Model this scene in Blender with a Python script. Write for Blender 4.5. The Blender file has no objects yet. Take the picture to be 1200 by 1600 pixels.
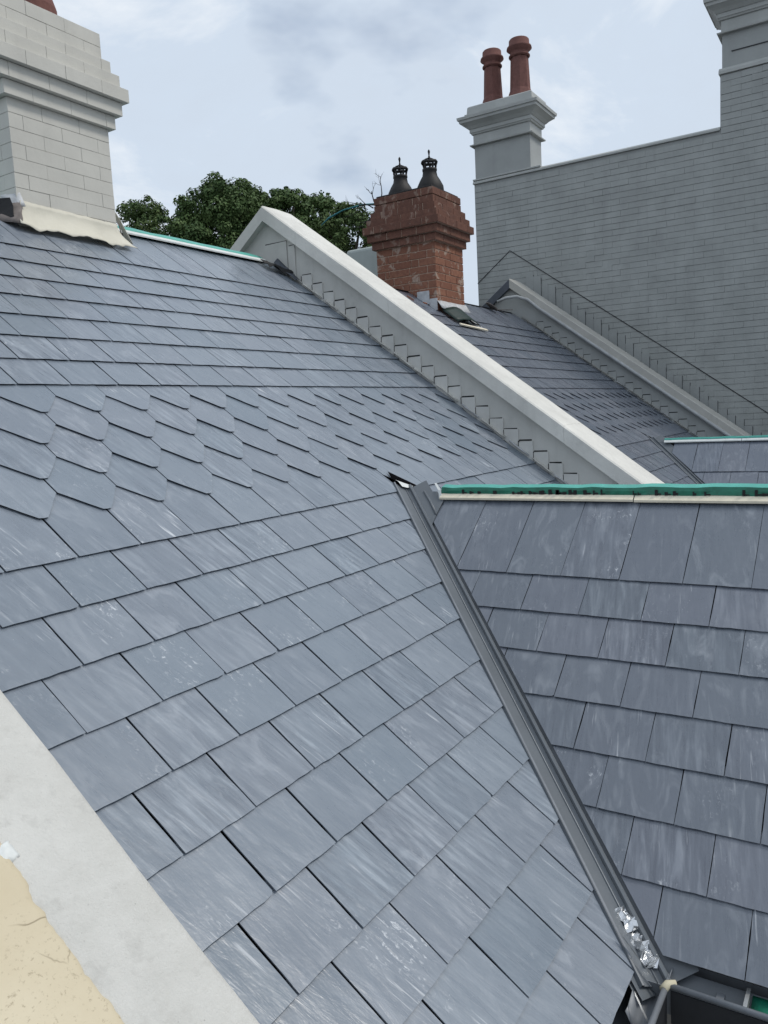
import bpy, bmesh, math, random, bisect
from mathutils import Vector, Matrix, noise
random.seed(7)
rnd = random.random
def ru(a, b): return a + (b - a) * rnd()
R = math.radians
scene = bpy.context.scene
COL = scene.collection

# ------------------------------------------------------------------ camera
CR = ((0.53112066, -0.84572906, -0.05150930), (-0.12798008, -0.01997981, -0.99157547), (0.83757504, 0.53323838, -0.11884816))
CC = Vector((-1.32299045, -2.15718390, 0.39728814))
FPX = 1241.998            # focal length in pixels of the 1200 px wide photograph
cam_d = bpy.data.cameras.new('camera')
cam = bpy.data.objects.new('camera', cam_d)
COL.objects.link(cam)
m = Matrix((CR[0], [-v for v in CR[1]], [-v for v in CR[2]])).transposed().to_4x4()
m.translation = CC
cam.matrix_world = m
cam_d.sensor_fit = 'HORIZONTAL'
cam_d.sensor_width = 36.0
cam_d.lens = 36.0 * FPX / 1200.0
cam_d.clip_start = 0.05
cam_d.clip_end = 2000
scene.camera = cam

# ------------------------------------------------------------------ light
SUN_DIR = Vector((0.42, -0.75, 1.15)).normalized()      # towards the sun
SUN_EL = math.asin(SUN_DIR.z)
SUN_AZ = math.atan2(SUN_DIR.x, SUN_DIR.y)
world = bpy.data.worlds.new('World')
scene.world = world
world.use_nodes = True
wn = world.node_tree
wn.nodes.clear()
def WN(t, **kw):
    n = wn.nodes.new(t)
    for k, v in kw.items(): setattr(n, k, v)
    return n
w_out = WN('ShaderNodeOutputWorld'); w_bg = WN('ShaderNodeBackground')
w_sky = WN('ShaderNodeTexSky', sky_type='NISHITA', sun_disc=False, sun_elevation=SUN_EL, sun_rotation=SUN_AZ)
w_sky.air_density = 1.0; w_sky.dust_density = 2.0; w_sky.ozone_density = 1.0
w_tc = WN('ShaderNodeTexCoord')
w_map = WN('ShaderNodeMapping'); w_map.inputs['Scale'].default_value = (1.0, 1.0, 2.0)
w_n1 = WN('ShaderNodeTexNoise'); w_n1.inputs['Scale'].default_value = 3.1; w_n1.inputs['Detail'].default_value = 7; w_n1.inputs['Roughness'].default_value = 0.6; w_n1.inputs['Distortion'].default_value = 0.35
w_r1 = WN('ShaderNodeValToRGB')
cr = w_r1.color_ramp
cr.elements[0].position = 0.32; cr.elements[0].color = (5.2, 5.85, 6.7, 1)
cr.elements[1].position = 0.68; cr.elements[1].color = (7.7, 8.0, 8.3, 1)
el = cr.elements.new(0.52); el.color = (5.35, 6.1, 7.05, 1)
w_n2 = WN('ShaderNodeTexNoise'); w_n2.inputs['Scale'].default_value = 3.4; w_n2.inputs['Detail'].default_value = 5
w_r2 = WN('ShaderNodeValToRGB')
w_r2.color_ramp.elements[0].position = 0.30; w_r2.color_ramp.elements[0].color = (0.35, 0.45, 0.45, 1)
w_r2.color_ramp.elements[1].position = 0.42; w_r2.color_ramp.elements[1].color = (0.94, 0.94, 0.94, 1)
w_mix = WN('ShaderNodeMix', data_type='RGBA')
L = wn.links.new
L(w_tc.outputs['Generated'], w_map.inputs['Vector']); L(w_map.outputs[0], w_n1.inputs['Vector']); L(w_map.outputs[0], w_n2.inputs['Vector'])
L(w_n1.outputs[0], w_r1.inputs[0]); L(w_n2.outputs[0], w_r2.inputs[0])
L(w_r2.outputs[0], w_mix.inputs[0]); L(w_sky.outputs[0], w_mix.inputs[6]); L(w_r1.outputs[0], w_mix.inputs[7])
L(w_mix.outputs[2], w_bg.inputs['Color']); w_bg.inputs['Strength'].default_value = 0.1
L(w_bg.outputs[0], w_out.inputs[0])
sd = bpy.data.lights.new('sun', 'SUN'); sd.energy = 1.4; sd.angle = R(14); sd.color = (1.0, 0.95, 0.88)
so = bpy.data.objects.new('sun', sd); COL.objects.link(so)
so.rotation_euler = SUN_DIR.to_track_quat('Z', 'Y').to_euler()
scene.view_settings.view_transform = 'Standard'
scene.view_settings.look = 'None'
scene.view_settings.gamma = 1.0
scene.view_settings.exposure = 0.32
scene.view_settings.use_curve_mapping = False

# ------------------------------------------------------------------ geometry constants (metres)
PM = 0.6442881952; PW = 0.68845199424          # pitch of the main slope and of the wing
CP, SP, TP = math.cos(PM), math.sin(PM), math.tan(PM)
CQ, SQ, TQ = math.cos(PW), math.sin(PW), math.tan(PW)
E = 0.197898; W = 0.25                         # slate exposure and width
EW = 0.1935
WXO, WZO = 1.90266, -0.325585                  # wing reference line
RIDGE_Y = 2.36; RIDGE_Z = RIDGE_Y * TP
PERIOD = 5.25                                  # house to house
X_IN, X_OUT = -0.41, 4.15                      # roof edges at the two party walls
WRV = 0.49                                     # wing ridge, up-slope from the reference line
WRX, WRZ = WXO + WRV * CQ, WZO + WRV * SQ
Y_APEX = WRZ / TP
GROUND_Z = -7.0
M_MAIN = Matrix(((1, 0, 0, 0), (0, CP, -SP, 0), (0, SP, CP, 0), (0, 0, 0, 1)))
M_WING = Matrix(((0, CQ, -SQ, WXO), (-1, 0, 0, 0), (0, SQ, CQ, WZO), (0, 0, 0, 1)))
def project(v):
    d = Vector(v) - CC
    x, y, z = (sum(CR[i][j] * d[j] for j in range(3)) for i in range(3))
    return (600 + FPX * x / z, 800 + FPX * y / z, z) if z > 0.05 else (1e6, 1e6, z)
def vx(y): return WXO + (y * TP - WZO) / TQ     # valley line in plan

# ------------------------------------------------------------------ helpers
def link(o, parent=None):
    COL.objects.link(o)
    if parent is not None: o.parent = parent
    return o
def empty(name, loc=(0, 0, 0), label=None, cat=None, group=None):
    o = bpy.data.objects.new(name, None); o.empty_display_size = 0.2
    o.location = loc; COL.objects.link(o); tag(o, label, cat, group); return o
def tag(o, label=None, cat=None, group=None, kind=None):
    if label: o['label'] = label
    if cat: o['category'] = cat
    if group: o['group'] = group
    if kind: o['kind'] = kind
    return o
def mesh(name, verts, faces, mat, smooth=False):
    me = bpy.data.meshes.new(name)
    me.from_pydata([tuple(v) for v in verts], [], faces)
    me.materials.append(mat)
    if smooth:
        for p in me.polygons: p.use_smooth = True
    me.update()
    return me
class MB:
    def __init__(s): s.v = []; s.f = []
    def add(s, vs, fs):
        k = len(s.v); s.v += [tuple(v) for v in vs]; s.f += [tuple(i + k for i in f) for f in fs]; return s
    def box(s, a, b, top=None):
        (x0, y0, z0), (x1, y1, z1) = a, b
        return s.add([(x0, y0, z0), (x1, y0, z0), (x1, y1, z0), (x0, y1, z0), (x0, y0, z1), (x1, y0, z1), (x1, y1, z1), (x0, y1, z1)],
                     [(3, 2, 1, 0), (4, 5, 6, 7), (0, 1, 5, 4), (1, 2, 6, 5), (2, 3, 7, 6), (3, 0, 4, 7)])
    def tube(s, pts, r, n=8, caps=True):
        pts = [Vector(p) for p in pts]; k = len(pts)
        rs = r if isinstance(r, (list, tuple)) else [r] * k
        vs = []; fs = []; up = None
        for i, p in enumerate(pts):
            t = (pts[min(i + 1, k - 1)] - pts[max(i - 1, 0)]).normalized()
            if up is None: up = t.orthogonal().normalized()
            a = (up - t * up.dot(t)).normalized(); b = t.cross(a); up = a
            for j in range(n):
                an = 2 * math.pi * j / n
                vs.append(p + (a * math.cos(an) + b * math.sin(an)) * rs[i])
        for i in range(k - 1):
            for j in range(n):
                fs.append((i * n + j, i * n + (j + 1) % n, (i + 1) * n + (j + 1) % n, (i + 1) * n + j))
        if caps: fs += [tuple(range(n))[::-1], tuple(range((k - 1) * n, k * n))]
        return s.add(vs, fs)
    def lathe(s, prof, c=(0, 0, 0), n=24, cap=True, squash=1.0):
        vs = []; fs = []
        for r, z in prof:
            for j in range(n):
                an = 2 * math.pi * (j + .5) / n
                vs.append((c[0] + r * math.cos(an), c[1] + r * math.sin(an) * squash, c[2] + z))
        for i in range(len(prof) - 1):
            for j in range(n):
                fs.append((i * n + j, i * n + (j + 1) % n, (i + 1) * n + (j + 1) % n, (i + 1) * n + j))
        if cap: fs += [tuple(range(n))[::-1], tuple(range((len(prof) - 1) * n, len(prof) * n))]
        return s.add(vs, fs)
    def prism(s, poly, axis_vec):
        n = len(poly); a = Vector(axis_vec)
        vs = [Vector(p) for p in poly]; vs = vs + [p + a for p in vs]
        return s.add(vs, [tuple(range(n))[::-1], tuple(range(n, 2 * n))] + [(i, (i + 1) % n, n + (i + 1) % n, n + i) for i in range(n)])
    def sweep(s, prof_a, prof_b):   # ruled strip between two profiles
        n = len(prof_a)
        return s.add(list(prof_a) + list(prof_b), [(i, i + 1, n + i + 1, n + i) for i in range(n - 1)])
    def obj(s, name, mat, parent=None, smooth=False, fixn=True):
        me = mesh(name, s.v, s.f, mat, smooth)
        if fixn:
            bm = bmesh.new(); bm.from_mesh(me); bmesh.ops.recalc_face_normals(bm, faces=bm.faces); bm.to_mesh(me); bm.free()
        return link(bpy.data.objects.new(name, me), parent)
def bevel(o, w, seg=2):
    b = o.modifiers.new('bevel', 'BEVEL'); b.width = w; b.segments = seg; b.limit_method = 'ANGLE'; b.angle_limit = R(40); return o
def sheet(name, grid, mat, parent=None, thick=0.003, smooth=True):
    """grid: rows of points -> thin sheet with thickness"""
    h = len(grid); w = len(grid[0]); vs = [p for r_ in grid for p in r_]
    fs = [(i * w + j, i * w + j + 1, (i + 1) * w + j + 1, (i + 1) * w + j) for i in range(h - 1) for j in range(w - 1)]
    o = link(bpy.data.objects.new(name, mesh(name, vs, fs, mat, smooth)), parent)
    s = o.modifiers.new('solid', 'SOLIDIFY'); s.thickness = thick; s.offset = 0
    return o

# ------------------------------------------------------------------ materials
def new_mat(name):
    mt = bpy.data.materials.new(name); mt.use_nodes = True
    nt = mt.node_tree; nt.nodes.clear()
    out = nt.nodes.new('ShaderNodeOutputMaterial'); b = nt.nodes.new('ShaderNodeBsdfPrincipled')
    nt.links.new(b.outputs[0], out.inputs[0])
    return mt, nt, b
class G:
    """tiny node-graph helper"""
    def __init__(s, nt): s.nt = nt
    def n(s, t, **kw):
        x = s.nt.nodes.new(t)
        for k, v in kw.items(): setattr(x, k, v)
        return x
    def l(s, a, b): s.nt.links.new(a, b)
    def put(s, sock, v):
        if hasattr(v, 'is_output'): s.l(v, sock)
        else: sock.default_value = v
    def math(s, op, a, b=0.0, c=None, clamp=False):
        x = s.n('ShaderNodeMath', operation=op, use_clamp=clamp); s.put(x.inputs[0], a); s.put(x.inputs[1], b)
        if c is not None: s.put(x.inputs[2], c)
        return x.outputs[0]
    def mix(s, f, a, b, blend='MIX'):
        x = s.n('ShaderNodeMix', data_type='RGBA', blend_type=blend); s.put(x.inputs[0], f); s.put(x.inputs[6], a); s.put(x.inputs[7], b); return x.outputs[2]
    def ramp(s, f, stops):
        x = s.n('ShaderNodeValToRGB'); c = x.color_ramp
        while len(c.elements) < len(stops): c.elements.new(0.5)
        for e_, (p_, v) in zip(c.elements, stops):
            e_.position = p_; e_.color = v if isinstance(v, tuple) else (v, v, v, 1)
        s.l(f, x.inputs[0]); return x.outputs[0]
    def coord(s, kind='Object'): return s.n('ShaderNodeTexCoord').outputs[kind]
    def pos(s): return s.n('ShaderNodeNewGeometry').outputs['Position']
    def map(s, v, scale=(1, 1, 1), loc=(0, 0, 0), rot=(0, 0, 0)):
        x = s.n('ShaderNodeMapping'); s.l(v, x.inputs[0]); x.inputs['Scale'].default_value = scale; x.inputs['Rotation'].default_value = rot
        s.put(x.inputs['Location'], loc); return x.outputs[0]
    def noise(s, v, scale, detail=4, rough=0.55, dist=0.0):
        x = s.n('ShaderNodeTexNoise'); s.l(v, x.inputs[0]); x.inputs['Scale'].default_value = scale; x.inputs['Detail'].default_value = detail
        x.inputs['Roughness'].default_value = rough; x.inputs['Distortion'].default_value = dist; return x.outputs[0]
    def vor(s, v, scale, feature='F1'):
        x = s.n('ShaderNodeTexVoronoi', feature=feature); s.l(v, x.inputs['Vector']); x.inputs['Scale'].default_value = scale; return x.outputs['Distance']
    def bump(s, h, strength, dist=0.01, prev=None):
        x = s.n('ShaderNodeBump'); x.inputs['Strength'].default_value = strength; x.inputs['Distance'].default_value = dist; s.l(h, x.inputs['Height'])
        if prev is not None: s.l(prev, x.inputs['Normal'])
        return x.outputs[0]
def rgba(c): return (c[0], c[1], c[2], 1)

def slate_material(name, cols, scuff=1.0, rough=(0.22, 0.38)):
    mt, nt, b = new_mat(name); g = G(nt)
    at1 = g.n('ShaderNodeAttribute', attribute_type='OBJECT', attribute_name='tone').outputs['Fac']
    at2 = g.n('ShaderNodeAttribute', attribute_type='GEOMETRY', attribute_name='tone').outputs['Fac']
    tone = g.math('ADD', at1, at2)
    off = g.n('ShaderNodeCombineXYZ'); g.l(g.math('MULTIPLY', tone, 37.0), off.inputs[0]); g.l(g.math('MULTIPLY', tone, 91.0), off.inputs[1]); g.l(g.math('MULTIPLY', tone, 13.0), off.inputs[2])
    va = g.n('ShaderNodeVectorMath', operation='ADD'); g.l(g.coord(), va.inputs[0]); g.l(off.outputs[0], va.inputs[1]); v = va.outputs[0]
    t2 = g.math('FRACT', g.math('MULTIPLY', tone, 7.31))
    t3 = g.math('FRACT', g.math('MULTIPLY', tone, 17.77))
    base = g.mix(tone, rgba(cols[0]), rgba(cols[1]))
    base = g.mix(g.math('MULTIPLY', t2, 0.75), base, rgba(cols[2]))
    # cleavage grain running down the slope, slightly skew and wavy
    va_r = g.map(v, (1, 1, 1), (0, 0, 0), (0, 0, R(-9)))
    grain = g.noise(g.map(va_r, (46, 5.0, 20)), 1.0, 5, 0.6, 0.4)
    t4 = g.math('FRACT', g.math('MULTIPLY', tone, 29.3)); gs = g.math('ADD', g.math('MULTIPLY', g.math('POWER', t4, 2.5), 0.95), 0.10)
    base = g.mix(g.math('MULTIPLY', g.ramp(grain, [(0.36, 0.75), (0.52, 0.0)]), gs), base, g.mix(1.0, base, (0.72, 0.72, 0.74, 1), 'MULTIPLY'))
    base = g.mix(g.math('MULTIPLY', g.ramp(grain, [(0.52, 0.0), (0.68, 0.75)]), gs), base, g.mix(1.0, base, (1.75, 1.7, 1.62, 1), 'MULTIPLY'))
    cloud = g.noise(v, 9.0, 4, 0.6)
    base = g.mix(g.ramp(cloud, [(0.35, 0.35), (0.7, 0.0)]), base, g.mix(1.0, base, (0.78, 0.80, 0.82, 1), 'MULTIPLY'))
    # chalky scuffs and dust
    patch = g.ramp(g.noise(v, 4.2, 2, 0.5), [(0.53, 0.0), (0.64, 1.0)])
    fine = g.ramp(g.noise(g.map(va_r, (1.6, 0.7, 1)), 60.0, 5, 0.7, 0.8), [(0.56, 0.0), (0.70, 1.0)])
    st = g.noise(g.map(va_r, (95, 4, 20)), 1.0, 3, 0.5, 0.3)
    scr = g.math('MULTIPLY', g.ramp(st, [(0.60, 0.0), (0.70, 1.0)]), g.ramp(g.noise(v, 6.5, 2, 0.5), [(0.53, 0.0), (0.64, 0.65)]))
    speck = g.ramp(g.vor(v, 62.0), [(0.045, 1.0), (0.075, 0.0)])
    speck = g.math('MULTIPLY', speck, g.ramp(g.noise(v, 3.1, 2), [(0.56, 0.0), (0.64, 1.0)]))
    sc = g.math('MAXIMUM', g.math('MULTIPLY', patch, g.math('MULTIPLY', fine, 0.75)), g.math('MAXIMUM', scr, g.math('MULTIPLY', speck, 0.85)))
    sc = g.math('MULTIPLY', sc, g.math('MULTIPLY', g.math('ADD', g.math('MULTIPLY', g.math('POWER', t3, 1.6), 1.0), 0.10), scuff), clamp=True)
    smear = g.math('MULTIPLY', g.ramp(g.noise(g.map(va_r, (3.0, 1.0, 1)), 5.0, 3, 0.6, 1.2), [(0.52, 0.0), (0.74, 0.24)]), g.math('ADD', t2, 0.25))
    base = g.mix(smear, base, (0.50, 0.53, 0.57, 1))
    base = g.mix(sc, base, (0.60, 0.63, 0.66, 1))
    g.l(base, b.inputs['Base Color'])
    rr = g.ramp(g.math('ADD', g.math('MULTIPLY', grain, 0.6), g.math('MULTIPLY', cloud, 0.4)), [(0.3, rough[0]), (0.7, rough[1])])
    rr = g.mix(sc, rr, (0.8, 0.8, 0.8, 1)); g.l(rr, b.inputs['Roughness'])
    b.inputs['Specular IOR Level'].default_value = 0.85
    h = g.math('ADD', g.math('MULTIPLY', g.noise(g.map(va_r, (30, 6, 20)), 1.0, 4, 0.6, 0.5), 0.7), g.math('MULTIPLY', g.noise(v, 24.0, 4, 0.6), 0.5))
    g.l(g.bump(h, 0.45, 0.005), b.inputs['Normal'])
    return mt

def paint_material(name, col, var=0.06, rough=0.6, grime=0.25, gcol=None, bumps=0.15, bscale=120, use_world=True, spec=0.3):
    mt, nt, b = new_mat(name); g = G(nt)
    v = g.pos() if use_world else g.coord()
    n1 = g.noise(v, 3.0, 5, 0.6); n2 = g.noise(v, 28.0, 4, 0.6)
    lo = tuple(c * (1 - var * 2) for c in col); hi = tuple(min(1, c * (1 + var)) for c in col)
    base = g.mix(g.ramp(n1, [(0.3, 0.0), (0.7, 1.0)]), rgba(lo), rgba(hi))
    gc = gcol or tuple(c * 0.55 for c in col)
    streak = g.noise(g.map(v, (9, 9, 0.8)), 1.0, 4, 0.6, 0.2)
    gf = g.math('MULTIPLY', g.ramp(streak, [(0.50, 0.0), (0.78, 1.0)]), g.math('MULTIPLY', g.ramp(n2, [(0.35, 0.2), (0.65, 1.0)]), grime))
    base = g.mix(gf, base, rgba(gc))
    g.l(base, b.inputs['Base Color']); b.inputs['Roughness'].default_value = rough; b.inputs['Specular IOR Level'].default_value = spec
    h = g.math('ADD', g.noise(v, bscale, 4, 0.6), g.math('MULTIPLY', n2, 1.5))
    g.l(g.bump(h, bumps, 0.004), b.inputs['Normal'])
    return mt

def brick_material(name, c0, c1, c2, splash=0.0, soot=0.0):
    mt, nt, b = new_mat(name); g = G(nt)
    tone = g.n('ShaderNodeObjectInfo').outputs['Random']; v = g.pos()
    base = g.mix(tone, rgba(c0), rgba(c1))
    base = g.mix(g.ramp(g.noise(v, 26, 5, 0.65), [(0.38, 0.0), (0.66, 0.8)]), base, rgba(c2))
    base = g.mix(g.ramp(g.noise(v, 90, 4, 0.6), [(0.55, 0.0), (0.72, 0.5)]), base, g.mix(1.0, base, (0.45, 0.42, 0.42, 1), 'MULTIPLY'))
    if soot: base = g.mix(g.math('MULTIPLY', g.ramp(g.noise(g.map(v, (5, 5, 1.2)), 1.0, 4, 0.6), [(0.35, 0.2), (0.65, 1.0)]), soot), base, (0.045, 0.035, 0.032, 1))
    if splash:
        sp = g.ramp(g.noise(v, 7.5, 5, 0.62, 0.8), [(0.575, 0.0), (0.63, splash)])
        base = g.mix(sp, base, (0.42, 0.33, 0.27, 1))
    g.l(base, b.inputs['Base Color']); b.inputs['Roughness'].default_value = 0.85; b.inputs['Specular IOR Level'].default_value = 0.2
    g.l(g.bump(g.noise(v, 70, 5, 0.65), 0.35, 0.006), b.inputs['Normal'])
    return mt
def plain(name, col, rough=0.6, metal=0.0, var=0.12, scale=12, bump=0.1, spec=0.4):
    mt, nt, b = new_mat(name); g = G(nt); v = g.pos()
    base = g.mix(g.ramp(g.noise(v, scale, 5, 0.6), [(0.3, 0.0), (0.7, 1.0)]), rgba(tuple(c * (1 - var) for c in col)), rgba(tuple(min(1, c * (1 + var)) for c in col)))
    g.l(base, b.inputs['Base Color']); b.inputs['Roughness'].default_value = rough; b.inputs['Metallic'].default_value = metal; b.inputs['Specular IOR Level'].default_value = spec
    g.l(g.bump(g.noise(v, scale * 6, 4, 0.6), bump, 0.004), b.inputs['Normal'])
    return mt

MS_MAIN = slate_material('slate_blue_grey', [(0.164, 0.200, 0.240), (0.212, 0.246, 0.286), (0.188, 0.212, 0.250)], 1.35)
MS_WING = slate_material('slate_purple_grey', [(0.122, 0.138, 0.170), (0.146, 0.160, 0.194), (0.122, 0.144, 0.170)], 1.15)
MS_FAR = slate_material('slate_weathered', [(0.115, 0.136, 0.172), (0.145, 0.165, 0.20), (0.13, 0.142, 0.175)], 0.6)
M_DECKSHADE = plain('deck_joint_shade', (0.012, 0.013, 0.015), 0.9, spec=0.1)  # deck under the slates, black to paint the shade in their joints
M_GAPSHADE = plain('painted_gap_shade', (0.006, 0.006, 0.007), 1.0, spec=0.0)  # flat black that paints the shade of a gap
M_CREAM = paint_material('painted_brick_cream', (0.60, 0.585, 0.53), 0.05, 0.62, 0.22)
M_CREAMM = paint_material('painted_mortar_cream', (0.59, 0.575, 0.52), 0.05, 0.7, 0.3)
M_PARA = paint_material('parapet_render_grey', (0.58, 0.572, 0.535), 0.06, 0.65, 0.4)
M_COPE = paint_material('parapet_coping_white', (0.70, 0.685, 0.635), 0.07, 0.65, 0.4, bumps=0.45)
M_STEPF = paint_material('painted_lead_steps', (0.64, 0.63, 0.595), 0.07, 0.55, 0.4, bumps=0.4, bscale=40)
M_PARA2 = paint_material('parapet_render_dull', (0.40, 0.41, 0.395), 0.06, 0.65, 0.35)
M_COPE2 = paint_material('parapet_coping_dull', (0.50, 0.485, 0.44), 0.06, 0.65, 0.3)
M_DARKGREY = plain('dark_grey', (0.085, 0.095, 0.115), 0.5, 0.0, 0.15, 6)
M_GREY = paint_material('painted_brick_grey', (0.365, 0.377, 0.362), 0.08, 0.55, 0.35, use_world=True)
M_GREYM = paint_material('painted_joint_grey', (0.325, 0.335, 0.325), 0.05, 0.6, 0.3)
M_GREYT = paint_material('painted_trim_grey', (0.44, 0.45, 0.43), 0.06, 0.5, 0.2)
M_GREYS = paint_material('painted_shaft_grey', (0.36, 0.372, 0.36), 0.05, 0.5, 0.25)
M_BRICK = brick_material('red_brick', (0.235, 0.108, 0.070), (0.315, 0.150, 0.095), (0.19, 0.082, 0.058), 0.8)
M_BRICKS = brick_material('red_brick_sooty', (0.185, 0.088, 0.062), (0.225, 0.110, 0.078), (0.14, 0.068, 0.052), 0.4, 0.3)
M_MORTAR = plain('lime_mortar', (0.48, 0.35, 0.27), 0.95, 0, 0.25, 30, 0.4)
M_TERRA = brick_material('terracotta_pot', (0.205, 0.095, 0.080), (0.235, 0.112, 0.095), (0.16, 0.076, 0.066), 0.0, 0.2)
M_SOOT = plain('sooty_cast_iron', (0.018, 0.017, 0.017), 0.6, 0.2, 0.35, 30, 0.3)
M_VALLEY = plain('coated_steel_grey', (0.125, 0.140, 0.155), 0.42, 0.0, 0.08, 5, 0.04, 0.5)
M_STEEL = plain('galvanised_and_highlight', (0.50, 0.51, 0.51), 0.3, 0.6, 0.1, 20, 0.05)
M_GUTTER = plain('gutter_lip_grey', (0.19, 0.205, 0.225), 0.4, 0.0, 0.15, 14, 0.1, 0.5)
M_GUTIN = plain('gutter_inside_dark', (0.02, 0.022, 0.026), 0.6, 0.0, 0.2, 10)
M_FOIL = plain('crumpled_foil', (0.70, 0.71, 0.72), 0.22, 0.85, 0.1, 30, 0.25)
M_TEAL = plain('teal_membrane_skylit', (0.085, 0.40, 0.33), 0.42, 0.0, 0.12, 14, 0.12, 0.5)  # teal lightened to paint sky light on the wing ridge top
M_GREEN = plain('green_membrane', (0.010, 0.15, 0.092), 0.4, 0.0, 0.3, 25, 0.25, 0.5)
M_DKGREEN = plain('dark_green_membrane', (0.005, 0.022, 0.018), 0.5, 0.0, 0.3, 25, 0.25)
M_BLACK = plain('black_bitumen_and_shade', (0.012, 0.012, 0.013), 0.55, 0.0, 0.3, 30, 0.3)
M_BATTEN = plain('cream_timber', (0.78, 0.71, 0.56), 0.7, 0.0, 0.1, 18, 0.2)
M_WHITE = plain('white_strip', (0.70, 0.72, 0.70), 0.5, 0.0, 0.08, 18, 0.1)
M_APRON = paint_material('cream_lead_apron', (0.64, 0.61, 0.51), 0.05, 0.5, 0.2, bumps=0.35, bscale=26)
M_TORN = plain('brown_torn_lead', (0.16, 0.14, 0.13), 0.7, 0, 0.3, 20, 0.3)
M_LEADW = plain('whitish_lead', (0.52, 0.53, 0.54), 0.55, 0, 0.2, 18, 0.3)
M_CONDUIT = plain('pale_conduit', (0.42, 0.43, 0.43), 0.45)
M_CABLESHADE = plain('dark_cable_and_shade', (0.035, 0.036, 0.04), 0.6)
M_TWIG = plain('dry_twig', (0.055, 0.05, 0.048), 0.9)
M_ROPE = plain('teal_rope', (0.035, 0.20, 0.22), 0.7)
M_TILE = plain('broken_terracotta', (0.30, 0.13, 0.08), 0.85, 0, 0.3, 30, 0.3)
M_CREAMPUTTY = plain('cream_sealant', (0.55, 0.50, 0.36), 0.7)
M_HOUSEWALL = paint_material('house_wall_render', (0.32, 0.31, 0.29), 0.06, 0.8, 0.3)
M_PALEWALL = paint_material('pale_green_render', (0.40, 0.44, 0.42), 0.05, 0.7, 0.3)
M_GROUND = plain('ground_asphalt', (0.05, 0.05, 0.05), 0.9, 0, 0.3, 0.5)
M_BARK = plain('bark', (0.07, 0.055, 0.04), 0.9, 0, 0.3, 8, 0.5)
def leaf_material(name, c0, c1):
    mt, nt, b = new_mat(name); g = G(nt)
    a = g.n('ShaderNodeAttribute', attribute_type='GEOMETRY', attribute_name='tone').outputs['Fac']
    g.l(g.mix(a, rgba(c0), rgba(c1)), b.inputs['Base Color']); b.inputs['Roughness'].default_value = 0.55
    b.inputs['Specular IOR Level'].default_value = 0.15
    return mt
M_LEAF = [leaf_material('leaf_deep_green', (0.048, 0.090, 0.03), (0.115, 0.17, 0.06)), leaf_material('leaf_mid_green', (0.052, 0.092, 0.03), (0.12, 0.165, 0.06))]

def coping_near_material():
    """cement-white strip beside old cream paint with a ragged edge and hairline cracks"""
    mt, nt, b = new_mat('coping_cement'); g = G(nt); v = g.pos()
    n1 = g.noise(v, 5.0, 6, 0.65); n2 = g.noise(v, 22.0, 5, 0.65)
    base = g.mix(g.ramp(n1, [(0.32, 0.0), (0.68, 1.0)]), (0.56, 0.55, 0.51, 1), (0.67, 0.66, 0.62, 1))
    base = g.mix(g.ramp(n2, [(0.56, 0.0), (0.74, 0.45)]), base, (0.42, 0.41, 0.38, 1))
    pit = g.math('MULTIPLY', g.ramp(g.vor(v, 55.0), [(0.05, 1.0), (0.10, 0.0)]), g.ramp(g.noise(v, 9.0, 3), [(0.5, 0.0), (0.62, 0.7)]))
    base = g.mix(pit, base, (0.28, 0.27, 0.25, 1))
    g.l(base, b.inputs['Base Color']); b.inputs['Roughness'].default_value = 0.85
    g.l(g.bump(g.math('ADD', n2, g.math('MULTIPLY', g.noise(v, 90, 6, 0.75), 1.1)), 0.6, 0.007), b.inputs['Normal'])
    return mt
def cream_near_material():
    mt, nt, b = new_mat('old_cream_paint'); g = G(nt); v = g.pos()
    n1 = g.noise(v, 4.0, 5, 0.6)
    base = g.mix(g.ramp(n1, [(0.3, 0.0), (0.7, 1.0)]), (0.54, 0.46, 0.315, 1), (0.62, 0.545, 0.395, 1))
    d = g.noise(v, 3.0, 3, 0.6)
    vv = g.n('ShaderNodeVectorMath', operation='ADD'); g.l(v, vv.inputs[0]); 
    cx = g.n('ShaderNodeCombineXYZ'); g.l(g.math('MULTIPLY', g.noise(v, 9, 4, 0.6), 0.12), cx.inputs[0]); g.l(g.math('MULTIPLY', d, 0.12), cx.inputs[1]); g.l(cx.outputs[0], vv.inputs[1])
    cr_ = g.ramp(g.vor(vv.outputs[0], 8.0, 'DISTANCE_TO_EDGE'), [(0.0, 1.0), (0.014, 0.0)])
    cr_ = g.math('MULTIPLY', cr_, g.ramp(g.noise(v, 6.0, 3), [(0.50, 0.0), (0.58, 0.75)]))
    craze = g.math('MULTIPLY', g.ramp(g.noise(v, 130.0, 5, 0.75), [(0.57, 0.0), (0.66, 0.55)]), g.ramp(n1, [(0.38, 0.0), (0.55, 1.0)]))
    base = g.mix(g.math('MAXIMUM', cr_, craze), base, (0.22, 0.17, 0.10, 1))
    g.l(base, b.inputs['Base Color']); b.inputs['Roughness'].default_value = 0.7
    hh = g.math('SUBTRACT', g.math('MULTIPLY', g.noise(v, 40, 5, 0.65), 0.6), cr_)
    g.l(g.bump(hh, 0.4, 0.005), b.inputs['Normal'])
    return mt
M_NEARCOPE = coping_near_material(); M_NEARCREAM = cream_near_material()

# ------------------------------------------------------------------ ground
me = mesh('ground', [(-900, -900, GROUND_Z), (900, -900, GROUND_Z), (900, 900, GROUND_Z), (-900, 900, GROUND_Z)], [(0, 1, 2, 3)], M_GROUND)
tag(link(bpy.data.objects.new('ground', me)), kind='structure')

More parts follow.
